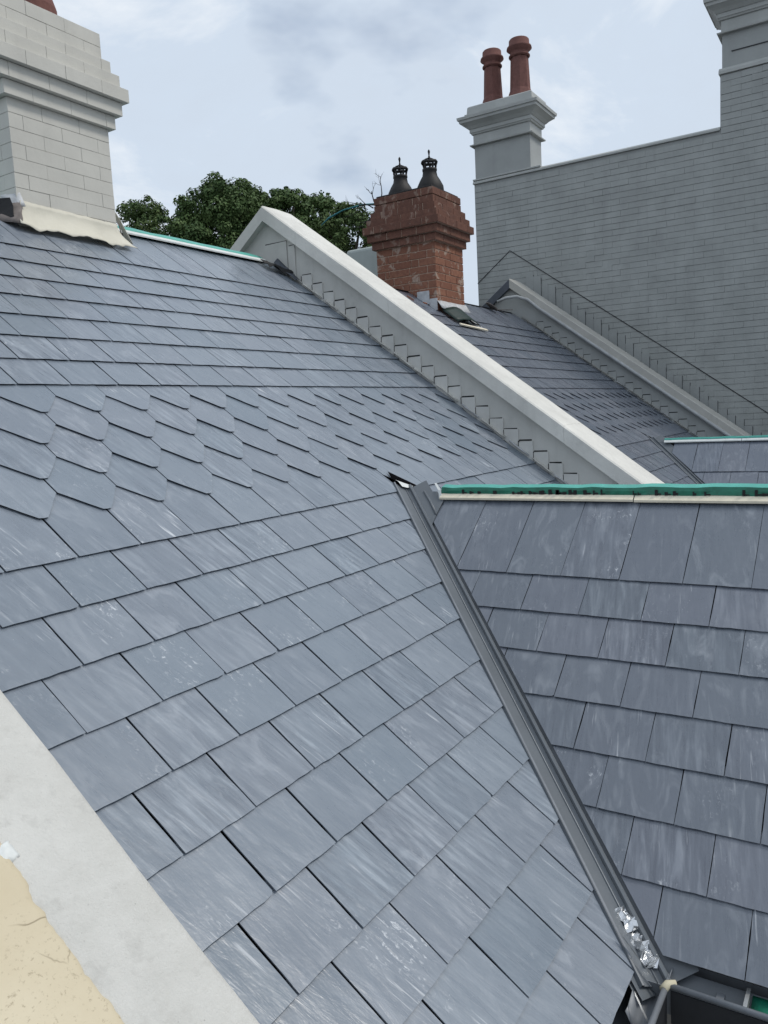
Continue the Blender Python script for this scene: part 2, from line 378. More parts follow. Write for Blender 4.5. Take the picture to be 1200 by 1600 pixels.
# ------------------------------------------------------------------ slates
TH = 0.0036
def slope_n(v, e): return 0.0110 - 0.0078 * v / e
def outline_rect(w, vtop, jag=1.0, chip=False, tight=0.0023):
    hw = w / 2 - tight - (ru(0, .0012) if tight > .002 else 0); pts = []
    nb = 7
    for i in range(nb + 1):
        t = i / nb; d = ru(-1, 1) * 0.0013 * jag if 0 < i < nb else ru(0, 0.001)
        pts.append((-hw + 2 * hw * t, d))
    if chip: pts[-1] = (hw - ru(0.003, 0.008), ru(0, .002)); pts.append((hw - .0005, ru(0.003, 0.010)))
    for i in (1, 2, 3): pts.append((hw + ru(-1, 0.4) * 0.0011 * jag, vtop * i / 4))
    pts.append((hw, vtop)); pts.append((-hw, vtop))
    for i in (3, 2, 1): pts.append((-hw + ru(-0.4, 1) * 0.0011 * jag, vtop * i / 4))
    return pts
def outline_hex(w, vtop, c, tip):
    hw = w / 2 - 0.0027; t = tip / 2; j = lambda: ru(-.0014, .0014)
    pts = [(-t + j(), 0.0015), (0, -0.0006 + j() * .3), (t + j(), 0.0015)]
    for k in (0.35, 0.68): pts.append((t + (hw - t) * k + j(), c * k + j()))
    pts += [(hw, c), (hw, c + .05), (hw, vtop), (-hw, vtop), (-hw, c + .05), (-hw, c)]
    for k in (0.68, 0.35): pts.append((-t - (hw - t) * k + j(), c * k + j()))
    return pts
def clip_poly(poly, a, b, c):          # keep a*u + b*v <= c
    out = []
    for i in range(len(poly)):
        p_, q_ = poly[i], poly[(i + 1) % len(poly)]
        dp = a * p_[0] + b * p_[1] - c; dq = a * q_[0] + b * q_[1] - c
        if dp <= 0: out.append(p_)
        if (dp < 0 < dq) or (dq < 0 < dp):
            t = dp / (dp - dq); out.append((p_[0] + (q_[0] - p_[0]) * t, p_[1] + (q_[1] - p_[1]) * t))
    return out
def slab(poly, e):
    n = len(poly)
    vs = [(u, v, slope_n(v, e)) for u, v in poly] + [(u, v + 0.0065, slope_n(v, e) - TH) for u, v in poly]
    fs = [tuple(range(n))] + [(i, n + i, n + (i + 1) % n, (i + 1) % n) for i in range(n)]
    return vs, fs
def area(poly): return 0.5 * sum(poly[i][0] * poly[(i + 1) % len(poly)][1] - poly[(i + 1) % len(poly)][0] * poly[i][1] for i in range(len(poly)))

class SlateField:
    """collects slates of one slope; the largest in view become objects, the rest one stuff part"""
    def __init__(s, parent, mat, mw, shift=(0, 0, 0)):
        s.parent = parent; s.mat = mat; s.mw = mw; s.items = []; s.cache = {}
    def variants(s, key, fn, n=9):
        if key not in s.cache: s.cache[key] = [fn(i) for i in range(n)]
        return s.cache[key]
    def add(s, outl, u, v, e, clips=(), key=None, keep_min=0.0012):
        poly = [(a + u, b + v) for a, b in outl]; clipped = False
        for (ca, cb, cc) in clips:
            if any(ca * a + cb * b > cc for a, b in poly):
                poly = clip_poly(poly, ca, cb, cc); clipped = True
                if len(poly) < 3: return
        if area(poly) < keep_min: return
        local = [(a - u, b - v) for a, b in poly]
        cu = sum(a for a, b in poly) / len(poly); cv = v + e * .5
        P = s.mw @ Vector((cu, cv, .01)); px = project(P)
        vis = -70 < px[0] < 1270 and -70 < px[1] < 1680
        s.items.append(dict(local=local, u=u, v=v, e=e, key=None if clipped else key, px=px, vis=vis, size=area(poly) / max(px[2], .05) ** 2, tone=rnd()))
    def build(s, limit, hidden=None):
        its = s.items
        for it in its:
            if hidden and hidden(it): it['vis'] = False
        vis = sorted([i for i in its if i['vis']], key=lambda i: -i['size'])
        chosen = vis[:limit]; ids = set(id(i) for i in chosen)
        shared = {}
        for it in chosen:
            k = it['key']
            if k is not None and k in shared: me = shared[k]
            else:
                vs, fs = slab(it['local'], it['e']); me = mesh('slate', vs, fs, s.mat)
                if k is not None: shared[k] = me
            o = bpy.data.objects.new('slate', me); link(o, s.parent)
            o.location = (it['u'] + ru(-.0007, .0007), it['v'] + ru(-.0008, .0008), ru(0, .0009))
            o.rotation_euler = (ru(-.004, .004), ru(-.007, .007), ru(-.0035, .0035))
            o['tone'] = it['tone']
        rest = [i for i in its if id(i) not in ids]
        if rest:
            V = []; F = []; T = []
            for it in rest:
                vs, fs = slab(it['local'], it['e']); k = len(V)
                V += [(a + it['u'], b + it['v'], c) for a, b, c in vs]; F += [tuple(i + k for i in f) for f in fs]; T += [it['tone']] * len(fs)
            me = mesh('slate_field', V, F, s.mat)
            at = me.attributes.new('tone', 'FLOAT', 'FACE'); at.data.foreach_set('value', T)
            tag(link(bpy.data.objects.new('slate_field', me), s.parent), kind='stuff')
        return len(chosen), len(rest)

HEXC, HEXT = 0.119, 0.034
def fill_main(sf, u0, u1, rlo, rhi, vclips, phase=0.0, ridge_v=2.90):
    """u0/u1 roof edges in slope coordinates; vclips(u) -> half-planes"""
    RV = [outline_rect(W, E + .035, 1.3, i % 7 == 0) for i in range(14)]
    R0 = [outline_rect(W, E + HEXC + .03, 1.0) for i in range(5)]
    HX = [outline_hex(W, E + HEXC + .03, HEXC, HEXT) for i in range(6)]
    RT = [outline_rect(W, ridge_v - rhi * E, 1.0) for i in range(5)]
    for r in range(rlo, rhi + 1):
        off = (0.0 if r % 2 == 0 else .5)
        k = math.floor(u0 / W) - 1
        while (k + off) * W < u1:
            u = (k + off + .5) * W + phase
            if 1 <= r <= 4: nm, lst = 'h', HX
            elif r == 0: nm, lst = 'z', R0
            elif r == rhi: nm, lst = 't', RT
            else: nm, lst = 'r', RV
            i = random.randrange(len(lst))
            cl = [(-1, 0, -(u0 + .006)), (1, 0, u1 - .006)] + list(vclips(u, r * E))
            sf.add(lst[i], u, r * E, E, cl, (nm, i))
            k += 1
# valley half-planes in (u, v) of the main slope
VDIR = Vector((TP / TQ, 1 / CP)).normalized()          # (u, v) up the valley
def main_valley_clips(x_off=0.0, gap=0.078):
    c0 = Vector((vx(0) + x_off, 0.0)); ridge_x = WRX + x_off; va = Y_APEX / CP
    nl = Vector((VDIR.y, -VDIR.x))                        # to the right of the left valley
    cl_l = (nl.x, nl.y, nl.dot(c0) - gap)
    c1 = Vector((2 * ridge_x - c0.x, 0.0)); nr = Vector((-VDIR.y, -VDIR.x))
    cl_r = (nr.x, nr.y, nr.dot(c1) - gap)
    def f(u, v):
        if v > va + .10: return []
        return [cl_l] if u < ridge_x - .03 else [cl_r]
    return f

def build_house(off, label, far, n_main, n_wing):
    X0, X1 = (X_IN, X_OUT) if not far else (4.44, 9.40)
    house = empty('terrace_house', (off, 0, 0) if not far else (PERIOD, 0, 0), label, 'house')
    ox = house.location.x
    # roof decks
    b = MB()
    y_e = -10 * E * CP + .01
    d = 0.014
    def ms(x, y, n): return (x - ox, y - SP * n, y * TP + CP * n)
    b.add([ms(X0, y_e, -d), ms(X1, y_e, -d), ms(X1, RIDGE_Y, -d), ms(X0, RIDGE_Y, -d), ms(X0, y_e, -d - .03), ms(X1, y_e, -d - .03), ms(X1, RIDGE_Y, -d - .03), ms(X0, RIDGE_Y, -d - .03)],
          [(0, 1, 2, 3), (7, 6, 5, 4), (0, 4, 5, 1), (1, 5, 6, 2), (2, 6, 7, 3), (3, 7, 4, 0)])
    # back slope, falling away behind the ridge
    b.add([(X0 - ox, RIDGE_Y, RIDGE_Z - .01), (X1 - ox, RIDGE_Y, RIDGE_Z - .01), (X1 - ox, RIDGE_Y + 4, RIDGE_Z - 4 * TP), (X0 - ox, RIDGE_Y + 4, RIDGE_Z - 4 * TP)], [(0, 1, 2, 3)])
    deck = b.obj('roof_deck', M_DECKSHADE, house, fixn=False)
    # slopes as parts: main_roof and wing_roof carry the slates
    mr = mesh('main_roof', [(X0 - ox, -10 * E, -.0135), (X1 - ox, -10 * E, -.0135), (X1 - ox, RIDGE_Y / CP - .02, -.0135), (X0 - ox, RIDGE_Y / CP - .02, -.0135)], [(0, 1, 2, 3)], M_DECKSHADE)
    main = link(bpy.data.objects.new('main_roof', mr), house); main.matrix_local = M_MAIN
    sf = SlateField(main, MS_FAR if far else MS_MAIN, Matrix.Translation((ox, 0, 0)) @ M_MAIN)
    fill_main(sf, X0 - ox, X1 - ox, -10, 12, main_valley_clips(0.0))
    def hid(it):
        x, y, z = it['px']
        if far: return y > 775 or (x < 1045 and y > 318 + (x - 427) * .715 + 8) or z < 0
        return (x > 690 and y > 770) or it['u'] > WRX and it['v'] < -.25 or (x < 205 and y < 375 and x > 20) or y < 330
    cnt = sf.build(n_main, hid)
    # wing
    mw = mesh('wing_roof', [(0 - .0, -7 * EW, -.0135), (4.2, -7 * EW, -.0135), (4.2, WRV, -.0135), (0, WRV, -.0135)], [(0, 1, 2, 3)], M_DECKSHADE)
    c0 = Vector((0.0, (vx(0) - WXO) / CQ))
    wd = Vector((-1.0, (TP / TQ) / CQ)).normalized()
    # deck polygon clipped at the valley
    poly = clip_poly([(-.6, -7 * EW + .01), (4.2, -7 * EW + .01), (4.2, WRV), (-.6, WRV)], -wd.y, wd.x, Vector((-wd.y, wd.x)).dot(c0) - .012)
    mw = mesh('wing_roof', [(a, c, -.0135) for a, c in poly], [tuple(range(len(poly)))], M_DECKSHADE)
    wing = link(bpy.data.objects.new('wing_roof', mw), house); wing.matrix_local = M_WING
    sw = SlateField(wing, MS_FAR if far else MS_WING, Matrix.Translation((ox, 0, 0)) @ M_WING)
    nl = Vector((-wd.y, wd.x)); cl = (nl.x, nl.y, nl.dot(c0) - (.050))
    RV = [outline_rect(W, EW + .035, 1.0, i % 7 == 0, .0013) for i in range(14)]
    RT = [outline_rect(W, WRV - .012, 1.0, False, .0013) for i in range(5)]
    for r in range(0, -8, -1):
        base = .235 if r % 2 == 0 else .11
        for k in range(-3, 15):
            u = base + k * W + W / 2
            lst = RT if r == 0 else RV; i = random.randrange(len(lst))
            cls = [cl]
            if r == 0: cls = [cl, (-1, 0.0, -.247)]   # first slate cut back at the ridge
            sw.add(lst[i], u, r * EW, EW, cls, ('w%d' % (r == 0), i))
    def hidw(it):
        if far: return it['px'][1] > 775
        return False
    cnt2 = sw.build(n_wing, hidw)
    # far slope of the wing
    b = MB()
    xe = 2 * WRX - (WXO - 1.36 * CQ); ze = WZO - 1.36 * SQ
    b.add([(WRX, Y_APEX, WRZ - .012), (WRX, -4.2, WRZ - .012), (xe, -4.2, ze - .012), (xe, ze / TP, ze - .012)], [(0, 1, 2, 3)])
    b.obj('wing_back_slope', MS_FAR, house, fixn=False)
    # walls
    b = MB()
    b.box((X0 - ox, -1.52, GROUND_Z), (X1 - ox, RIDGE_Y + 3.2, -1.20))
    b.box((.93, -4.2, GROUND_Z), (xe - .1, -1.53, -1.21))
    b.obj('house_wall', M_HOUSEWALL, house)
    b = MB(); b.prism([(.96, -4.19, -1.215), (xe - .12, -4.19, -1.215), (WRX, -4.19, WRZ - .05)], (0, .2, 0)); b.obj('wing_gable', M_HOUSEWALL, house)
    print('slates', label[:20], cnt, cnt2)
    return house

HOUSE = build_house(0, 'terrace house with blue-grey slate roof filling the foreground', False, 236, 64)
HOUSE2 = build_house(PERIOD, 'terrace house beyond the white coping, dark slates below a red brick chimney', True, 250, 30)

# ------------------------------------------------------------------ ridges
def ridge_main(house, x0, x1):
    ox = house.location.x; n = 26
    rows = [[], [], []]
    low = []
    for i in range(n + 1):
        x = x0 + (x1 - x0) * i / n - ox
        w = ru(-.004, .004)
        rows[0].append((x, RIDGE_Y - .055, RIDGE_Z - .012 + w)); rows[1].append((x, RIDGE_Y, RIDGE_Z + .026 + w)); rows[2].append((x, RIDGE_Y + .09, RIDGE_Z - .03 + w))
    o = sheet('ridge_membrane', rows, M_TEAL, house, .004)
    b = MB()
    g = []
    pr = [(-.072, -.050), (-.074, -.040), (-.055, -.020), (-.05, -.022)]
    for x in (x0 - ox, x1 - ox): g.append([(x, RIDGE_Y + a, RIDGE_Z + c + .012) for a, c in pr])
    b.sweep(g[0], g[1]); b.obj('ridge_strip', M_WHITE, house, fixn=False)
ridge_main(HOUSE, X_IN, X_OUT - .12)

def ridge_wing(house, thin=1.0):
    n = 60; y0, y1 = Y_APEX - .21, -4.15
    if thin < 1: y0 = Y_APEX - .12
    b = MB()
    # cream batten along the head of the slates
    pa = [(-.040, -.022), (-.041, -.012), (-.014, .012), (.0, .010)]
    seg = [y0]
    while seg[-1] > y1: seg.append(seg[-1] - ru(.7, 1.0))
    for a_, c_ in zip(seg[:-1], seg[1:]):
        w1, w2 = ru(-.002, .002), ru(-.002, .002)
        b = MB(); b.sweep([(WRX + x, a_, WRZ + z + w1) for x, z in pa], [(WRX + x, c_ + .004, WRZ + z + w2) for x, z in pa])
        b.obj('ridge_batten', M_BATTEN if thin == 1 else M_WHITE, house, fixn=False)
    rows = [[], [], [], [], []]
    for i in range(n + 1):
        y = y0 + (y1 - y0) * i / n; w = ru(-.0025, .0025); h = .025 * thin + .009 * (i / n) * 2 * thin
        rows[0].append((WRX - .020, y, WRZ + .006 + w)); rows[1].append((WRX - .018 + w, y, WRZ + .006 + h * .6)); rows[2].append((WRX - .012 + w, y, WRZ + .01 + h + w))
        rows[3].append((WRX + .03, y, WRZ + .021 * thin + h + w)); rows[4].append((WRX + .06, y, WRZ - .03))
    sheet('ridge_membrane', [rows[0], rows[1], rows[2]], M_GREEN if thin == 1 else M_TEAL, house, .002, smooth=False)
    sheet('ridge_top_skylit', [rows[2], rows[3], rows[4]], M_TEAL, house, .002, smooth=False)  # lighter teal paints the sky light caught on top
    if thin == 1:
        y = y0 - .12
        while y > y1:
            b = MB(); wdt = ru(.004, .018)
            for q in range(random.choice((1, 2, 3))):
                yy = y - q * ru(.02, .05)
                b.box((WRX - .0235, yy - wdt, WRZ + .006), (WRX - .0195, yy, WRZ + ru(.016, .032)))
                b.box((WRX - .023, yy - wdt - ru(0, .02), WRZ + .008), (WRX - .0197, yy - wdt * .3, WRZ + ru(.012, .018)))
            b.obj('tape_band', M_BLACK, house)
            y -= ru(.05, .20)
        # white folded end piece where the batten stops
        b = MB(); b.sweep([(WRX - .035, y0 + .005, WRZ - .02), (WRX - .01, y0 + .02, WRZ + .02), (WRX + .05, y0 + .075, WRZ + .05)], [(WRX - .036, y0 - .012, WRZ - .018), (WRX - .012, y0 + .004, WRZ + .022), (WRX + .05, y0 + .062, WRZ + .052)])
        o = b.obj('end_strip', M_WHITE, house, fixn=False); s = o.modifiers.new('s', 'SOLIDIFY'); s.thickness = .003
ridge_wing(HOUSE); ridge_wing(HOUSE2, .55)

# ------------------------------------------------------------------ valley
def valley(house, scraps):
    def Lp(y): return Vector((vx(y), y, y * TP))
    t = (Lp(0) - Lp(-1)).normalized()
    Nm = Vector((0, -SP, CP)); Nw = Vector((-SQ, 0, CQ))
    A = Nm.cross(t).normalized();  A = A if A.x < 0 else -A
    B = Nw.cross(t).normalized();  B = B if B.y < 0 else -B
    prof = [(A * .110, Nm, -.006), (A * .084, Nm, -.004), (A * .084, Nm, .0155), (A * .079, Nm, .0165), (A * .075, Nm, .010), (A * .012, Nm, .006), (A * .011, Nm, .0105), (A * .008, Nm, .0105), (A * .005, Nm + Nw, .003),
            (B * .019, Nw, .003), (B * .022, Nw, .010), (B * .027, Nw, .0145), (B * .033, Nw, .0135), (B * .037, Nw, .006), (B * .038, Nw, -.012), (B * .06, Nw, -.0125), (B * .12, Nw, -.0128)]
    def at(y, lim=None): return [Lp(y) + a + n.normalized() * h for a, n, h in prof]
    b = MB(); y_top, y_bot = .012, -1.648
    b.sweep(at(y_top), at(y_bot))
    o = b.obj('valley_tray', M_VALLEY, house, fixn=False); s = o.modifiers.new('s', 'SOLIDIFY'); s.thickness = .0012; s.offset = -1
    b = MB()
    e1 = [Lp(y_top) + A * .0835 + Nm * .0175, Lp(y_top) + A * .080 + Nm * .0195, Lp(y_top) + A * .0765 + Nm * .0195]
    e2 = [Lp(-1.60) + A * .0835 + Nm * .0175, Lp(-1.60) + A * .080 + Nm * .0195, Lp(-1.60) + A * .0765 + Nm * .0195]
    b.sweep(e1, e2); b.obj('tray_edge', M_GUTTER, o, fixn=False)
    b = MB(); b.tube([Lp(y_top - .1) + A * .0095 + Nm * .0108, Lp(-1.50) + A * .0095 + Nm * .0108], .0016, 6); b.obj('fold_highlight', M_STEEL, o)  # bright metal rod paints the highlight along the fold
    if not scraps: return Lp, A, B, Nm, Nw
    # exposed flange beside the ridge end
    b = MB()
    def wp(u, v, n): return M_WING @ Vector((u, v, n))
    b.add([wp(.02, .505, .002), wp(.19, .506, .004), wp(.252, .44, .004), wp(.248, .36, .004), wp(.250, .245, .003), wp(.17, .325, .002)], [(0, 5, 4, 3, 2, 1)])
    b.obj('flange', M_VALLEY, o, fixn=False)
    b = MB(); b.tube([wp(.113, .506, .003), wp(.18, .43, .003), wp(.246, .345, .003)], .007, 8); b.obj('flange_rib', M_VALLEY, o, True)
    # black sheet painting the shade of the gap above the tray head
    b = MB()
    def mp(x, y, n): return (x, y - SP * n, y * TP + CP * n)
    b.add([mp(2.298, .123, .0165), mp(2.262, .075, .0165), mp(2.262, .028, .0165), mp(2.31, .006, .0165), mp(2.431, -.014, .0165), mp(2.388, .029, .0165)], [(0, 1, 2, 3, 4, 5)])
    b.obj('gap_shade_sheet', M_GAPSHADE, o, fixn=False)
    b = MB(); b.sweep([mp(2.272, .062, .019), mp(2.266, .045, .026)], [mp(2.345, .010, .021), mp(2.34, -.002, .028)])
    b.sweep([mp(2.266, .045, .026), mp(2.262, .015, .02)], [mp(2.34, -.002, .028), mp(2.29, .0, .022)])
    b.obj('tray_head', M_WHITE, o, fixn=False)
    return Lp, A, B, Nm, Nw
Lp, VA, VB, NM, NW = valley(HOUSE, True)
valley(HOUSE2, False)

# ------------------------------------------------------------------ eaves gutters (inner corner bottom right)
def gutters(house):
    zl = -1.200; cx, cy = .765, -1.672
    b = MB()      # trough of the wing eave, running away along -Y
    pw = [(.925, -1.235), (.922, -1.30), (.80, -1.31), (.772, -1.29), (.766, -1.205)]
    b.sweep([(x, -1.60, z) for x, z in pw], [(x, -4.2, z) for x, z in pw])
    pm = [(-1.535, -1.225), (-1.54, -1.30), (-1.63, -1.31), (-1.66, -1.29), (-1.671, -1.205)]
    b.sweep([(.86, y, z) for y, z in pm], [(X_IN, y, z) for y, z in pm])
    g = b.obj('eaves_gutter', M_GUTTER, house, fixn=False); s = g.modifiers.new('s', 'SOLIDIFY'); s.thickness = .002
    b = MB(); b.tube([(cx, cy + .006, zl), (cx - .001, -2.4, zl - .001), (cx, -4.2, zl)], .0085, 10); b.obj('gutter_lip', M_GUTTER, g, True)
    b = MB(); b.tube([(cx - .006, cy, zl), (.3, cy + .002, zl), (X_IN + .02, cy, zl)], .0085, 10); b.obj('gutter_lip', M_GUTTER, g, True)
    b = MB(); b.tube([(cx + .012, cy - .022, zl + .001), (cx, cy - .003, zl + .002), (cx - .024, cy + .003, zl + .001)], .0115, 10); b.obj('mitre_sealant', M_CREAMPUTTY, g, True)
    # outer face below the lips
    b = MB(); b.box((cx - .004, -4.2, -1.31), (cx + .003, cy - .012, zl - .012)); b.box((X_IN + .02, cy - .003, -1.31), (cx - .012, cy + .003, zl - .012)); b.obj('gutter_face', M_GUTIN, g)
    # eaves board seen between the slates and the lip, brackets and scrap of green membrane
    b = MB(); b.add([(.868, -1.64, -1.222), (.868, -4.2, -1.222), (.80, -4.2, -1.262), (.80, -1.64, -1.262)], [(0, 1, 2, 3)]); b.obj('eaves_flashing', M_VALLEY, house, fixn=False)
    for y in (-1.80, -2.35, -2.9, -3.5):
        b = MB(); b.box((.772, y - .010, -1.252), (.862, y + .010, -1.234)); b.obj('bracket', M_GUTTER, g)
    b = MB(); b.box((.775, -1.873, -1.236), (.865, -1.863, -1.206)); b.obj('bracket', M_STEEL, g)
    rows = [[(.862 - .085 * j / 4, -1.878 - .42 * i / 10, -1.222 - .022 * j / 4 + ru(-.004, .004)) for j in range(5)] for i in range(11)]
    sheet('green_membrane_strip', rows, M_GREEN, house, .002)
    # broken end of the tray and torn pieces at the main eave
    def mp(u, v, n): return M_MAIN @ Vector((u, v, n))
    b = MB(); b.add([mp(.735, -1.955, .006), mp(.80, -1.945, .004), mp(.765, -2.06, -.004), mp(.695, -2.03, .002)], [(0, 1, 2, 3)]); o = b.obj('torn_tray_end', M_VALLEY, house, fixn=False)
    b = MB(); b.sweep([mp(.80, -1.90, .030), mp(.755, -2.06, .028)], [mp(.795, -1.90, .038), mp(.748, -2.055, .036)]); b.obj('bright_edge', M_STEEL, house, fixn=False)
    b = MB(); b.sweep([mp(.665, -2.00, .022), mp(.60, -2.10, .012)], [mp(.676, -1.995, .022), mp(.612, -2.10, .012)]); b.obj('bright_edge', M_STEEL, house, fixn=False)
    rows = []
    for i in range(7):
        row = []
        for j in range(6):
            s_, t_ = i / 6, j / 5
            row.append((.80 - .17 * s_ + .02 * t_ + ru(-.004, .004), -1.592 - .075 * t_ - .004 * s_, -1.196 - .055 * math.sin(t_ * 3.0) - .02 * s_ + ru(-.006, .006)))
        rows.append(row)
    sheet('torn_liner', rows, M_GUTTER, house, .002)
gutters(HOUSE)

# crumpled foil in the tray
def foil(name, c, size, label, n=6, seed=1):
    random.seed(seed)
    rows = []
    t = (Lp(0) - Lp(-1)).normalized()
    for i in range(n):
        row = []
        for j in range(n - 1):
            s_, t_ = i / (n - 1) - .5, j / (n - 2) - .5
            p = Vector(c) + t * (s_ * size[0]) + (VA * .8 - VB * .3) * (-t_ * size[1]) + NM * (ru(0, 1) ** 2 * size[2])
            p += Vector((ru(-1, 1), ru(-1, 1), 0)) * size[1] * .12
            row.append(p)
        rows.append(row)
    o = sheet(name, rows, M_FOIL, None, .0012, smooth=False)
    tag(o, label, 'foil')
    return o
foil('foil_scrap', Lp(-1.525) + VA * .012 + NM * .010, (.075, .040, .022), 'upper crumpled silver foil scrap in the valley tray', 8, 3)
foil('foil_scrap', Lp(-1.585) + VA * .010 + NM * .010, (.10, .055, .028), 'lower crumpled silver foil scrap at the broken end of the valley tray', 9, 5)
random.seed(21)

# ------------------------------------------------------------------ parapet walls
def parapet(name, label, x_face, x_back, xc0, xc1, m_wall, m_cope, y_front, steps=None, back_mat=None, m_step=None, foot=True, h_lo=.325, h_hi=.45):
    m_step = m_step or m_wall
    t = empty(name, (x_face, RIDGE_Y, 0), label, 'wall'); ox, oy = x_face, RIDGE_Y
    def P(x, y, z): return (x - ox, y - oy, z)
    yb = RIDGE_Y + 3.4
    # wall body
    b = MB()
    poly = [(y_front, GROUND_Z), (y_front, y_front * TP + h_lo + .02), (RIDGE_Y, RIDGE_Z + h_lo + .02), (yb, RIDGE_Z + h_lo + .02 - (yb - RIDGE_Y) * TP), (yb, GROUND_Z)]
    b.prism([P(x_face, y, z) for y, z in poly], (x_back - x_face, 0, 0)); b.obj('wall_body', m_wall, t)
    def cope(ya, yb_, sgn, mat, nm):
        b = MB(); n = 14; pts_lo = []; pts_hi = []
        rows = []
        for i in range(n + 1):
            y = ya + (yb_ - ya) * i / n
            z = RIDGE_Z - abs(RIDGE_Y - y) * TP
            w = 0 if i in (0, n) else noise.noise((y * 3.1, x_face, 2.0)) * .004
            rows.append([P(xc0, y, z + h_lo), P(xc0, y, z + h_hi - .012 + w), P(xc0 + .012, y, z + h_hi + w), P((xc0 + xc1) / 2, y, z + h_hi + .006), P(xc1 - .012, y, z + h_hi - w), P(xc1, y, z + h_hi - .012 - w), P(xc1, y, z + h_lo)])
        k = 7; vs = [p for r_ in rows for p in r_]
        fs = [(i * k + j, i * k + (j + 1) % k, (i + 1) * k + (j + 1) % k, (i + 1) * k + j) for i in range(n) for j in range(k)]
        fs += [tuple(range(k))[::-1], tuple(range(n * k, n * k + k))]
        b.add(vs, fs); return b.obj(nm, mat, t)
    # coping lengths with fine joints
    ys = [RIDGE_Y]
    while ys[-1] > y_front: ys.append(max(y_front, ys[-1] - ru(1.15, 1.5)))
    for a_, c_ in zip(ys[:-1], ys[1:]): cope(a_, c_ + (.0016 if c_ > y_front else 0), 1, m_cope, 'coping')
    cope(RIDGE_Y, yb, -1, back_mat or m_cope, 'coping')
    if steps:
        y, ymin, pitch, hs, lift = steps
        i = 0
        while y > ymin:
            wd_ = pitch * ru(.94, 1.06); y2 = y - wd_
            ztop = (y - wd_ * .5) * TP + hs + ru(-.006, .006)
            tilt = ru(-.008, .006); th = .005 + .004 * (i % 2) + lift
            x = x_face - th
            b = MB()
            lo1, lo2 = y * TP + .005, (y2 - .012) * TP + .005
            pts = [P(x, y, ztop + tilt), P(x - .001, y2 + .0015, ztop), P(x - .001, y2 + .0015, lo2), P(x, y, lo1)]
            bk = [P(x_face + .001, y, ztop + tilt - .0), P(x_face + .001, y2 + .0015, ztop), P(x_face + .001, y2 + .0015, lo2), P(x_face + .001, y, lo1)]
            b.add(pts + bk, [(0, 1, 2, 3), (7, 6, 5, 4), (0, 4, 5, 1), (1, 5, 6, 2), (2, 6, 7, 3), (3, 7, 4, 0)])
            b.obj('step_flashing', m_step, t)
            # black slivers drawn as shade lines above and beside the step
            b = MB(); b.box(P(x_face - .0025, y2 + .012, ztop + .001), P(x_face + .002, y - .004 * rnd(), ztop + .0075 + ru(0, .005))); b.box(P(x - .0035, y - .0022, y * TP + .03), P(x_face + .001, y + .0022, ztop + ru(-.004, .004))); b.obj('step_shade_line', M_BLACK, t)
            y = y2; i += 1
    if foot:
        # ragged white lead edge along the slates
        y = RIDGE_Y - .16
        while y > y_front + .3:
            l_ = ru(.12, .2); y2 = y - l_
            rows = []
            for q in range(5):
                yy = y + (y2 - y) * q / 4; z = yy * TP
                rows.append([P(x_face - .012, yy, z + .040 + ru(-.004, .004)), P(x_face - .022, yy, z + .034 + ru(-.004, .004)), P(x_face - .040 + ru(-.005, .005), yy - .01, z + .030 + ru(-.003, .006))])
            sheet('foot_flashing', rows, m_cope if rnd() < .75 else M_LEADW, t, .002)
            y = y2 - ru(.006, .03)
    return t
P1 = parapet('parapet_wall', 'pale grey gabled parapet with bright white coping running diagonally across the middle', X_OUT, 4.44, 4.09, 4.50, M_PARA, M_COPE, -1.9, (2.02, -1.2, .112, .122, 0.004), m_step=M_STEPF)
random.seed(33)
P2 = parapet('parapet_wall', 'dull grey gabled parapet in front of the tall grey brick wall', 9.40, 9.70, 9.34, 9.75, M_PARA2, M_COPE2, -1.9, (2.0, -1.2, .112, .122, 0.0), M_DARKGREY)  # coping of the back slope in a darker grey
# upper flashing pieces near the apex of the first parapet
def apex_bits():
    def P(y, z): return (-.004, y - RIDGE_Y, z)
    for y0, y1, zt in ((2.40, 2.16, 1.905), (2.145, 2.075, 1.86)):
        b = MB(); b.add([P(y0, zt), P(y1, zt + .004), P(y1, y1 * TP), P(y0, (2 * RIDGE_Y - y0) * TP if y0 > RIDGE_Y else y0 * TP)], [(0, 1, 2, 3)])
        o = b.obj('step_flashing', M_PARA, P1, fixn=False); s = o.modifiers.new('s', 'SOLIDIFY'); s.thickness = .004
        b = MB(); b.box((-.005, y1 - RIDGE_Y, zt + .001), (.002, y0 - RIDGE_Y - .01, zt + .009)); b.obj('step_shade_line', M_BLACK, P1)  # black strip drawn as the shade line over the piece
apex_bits()

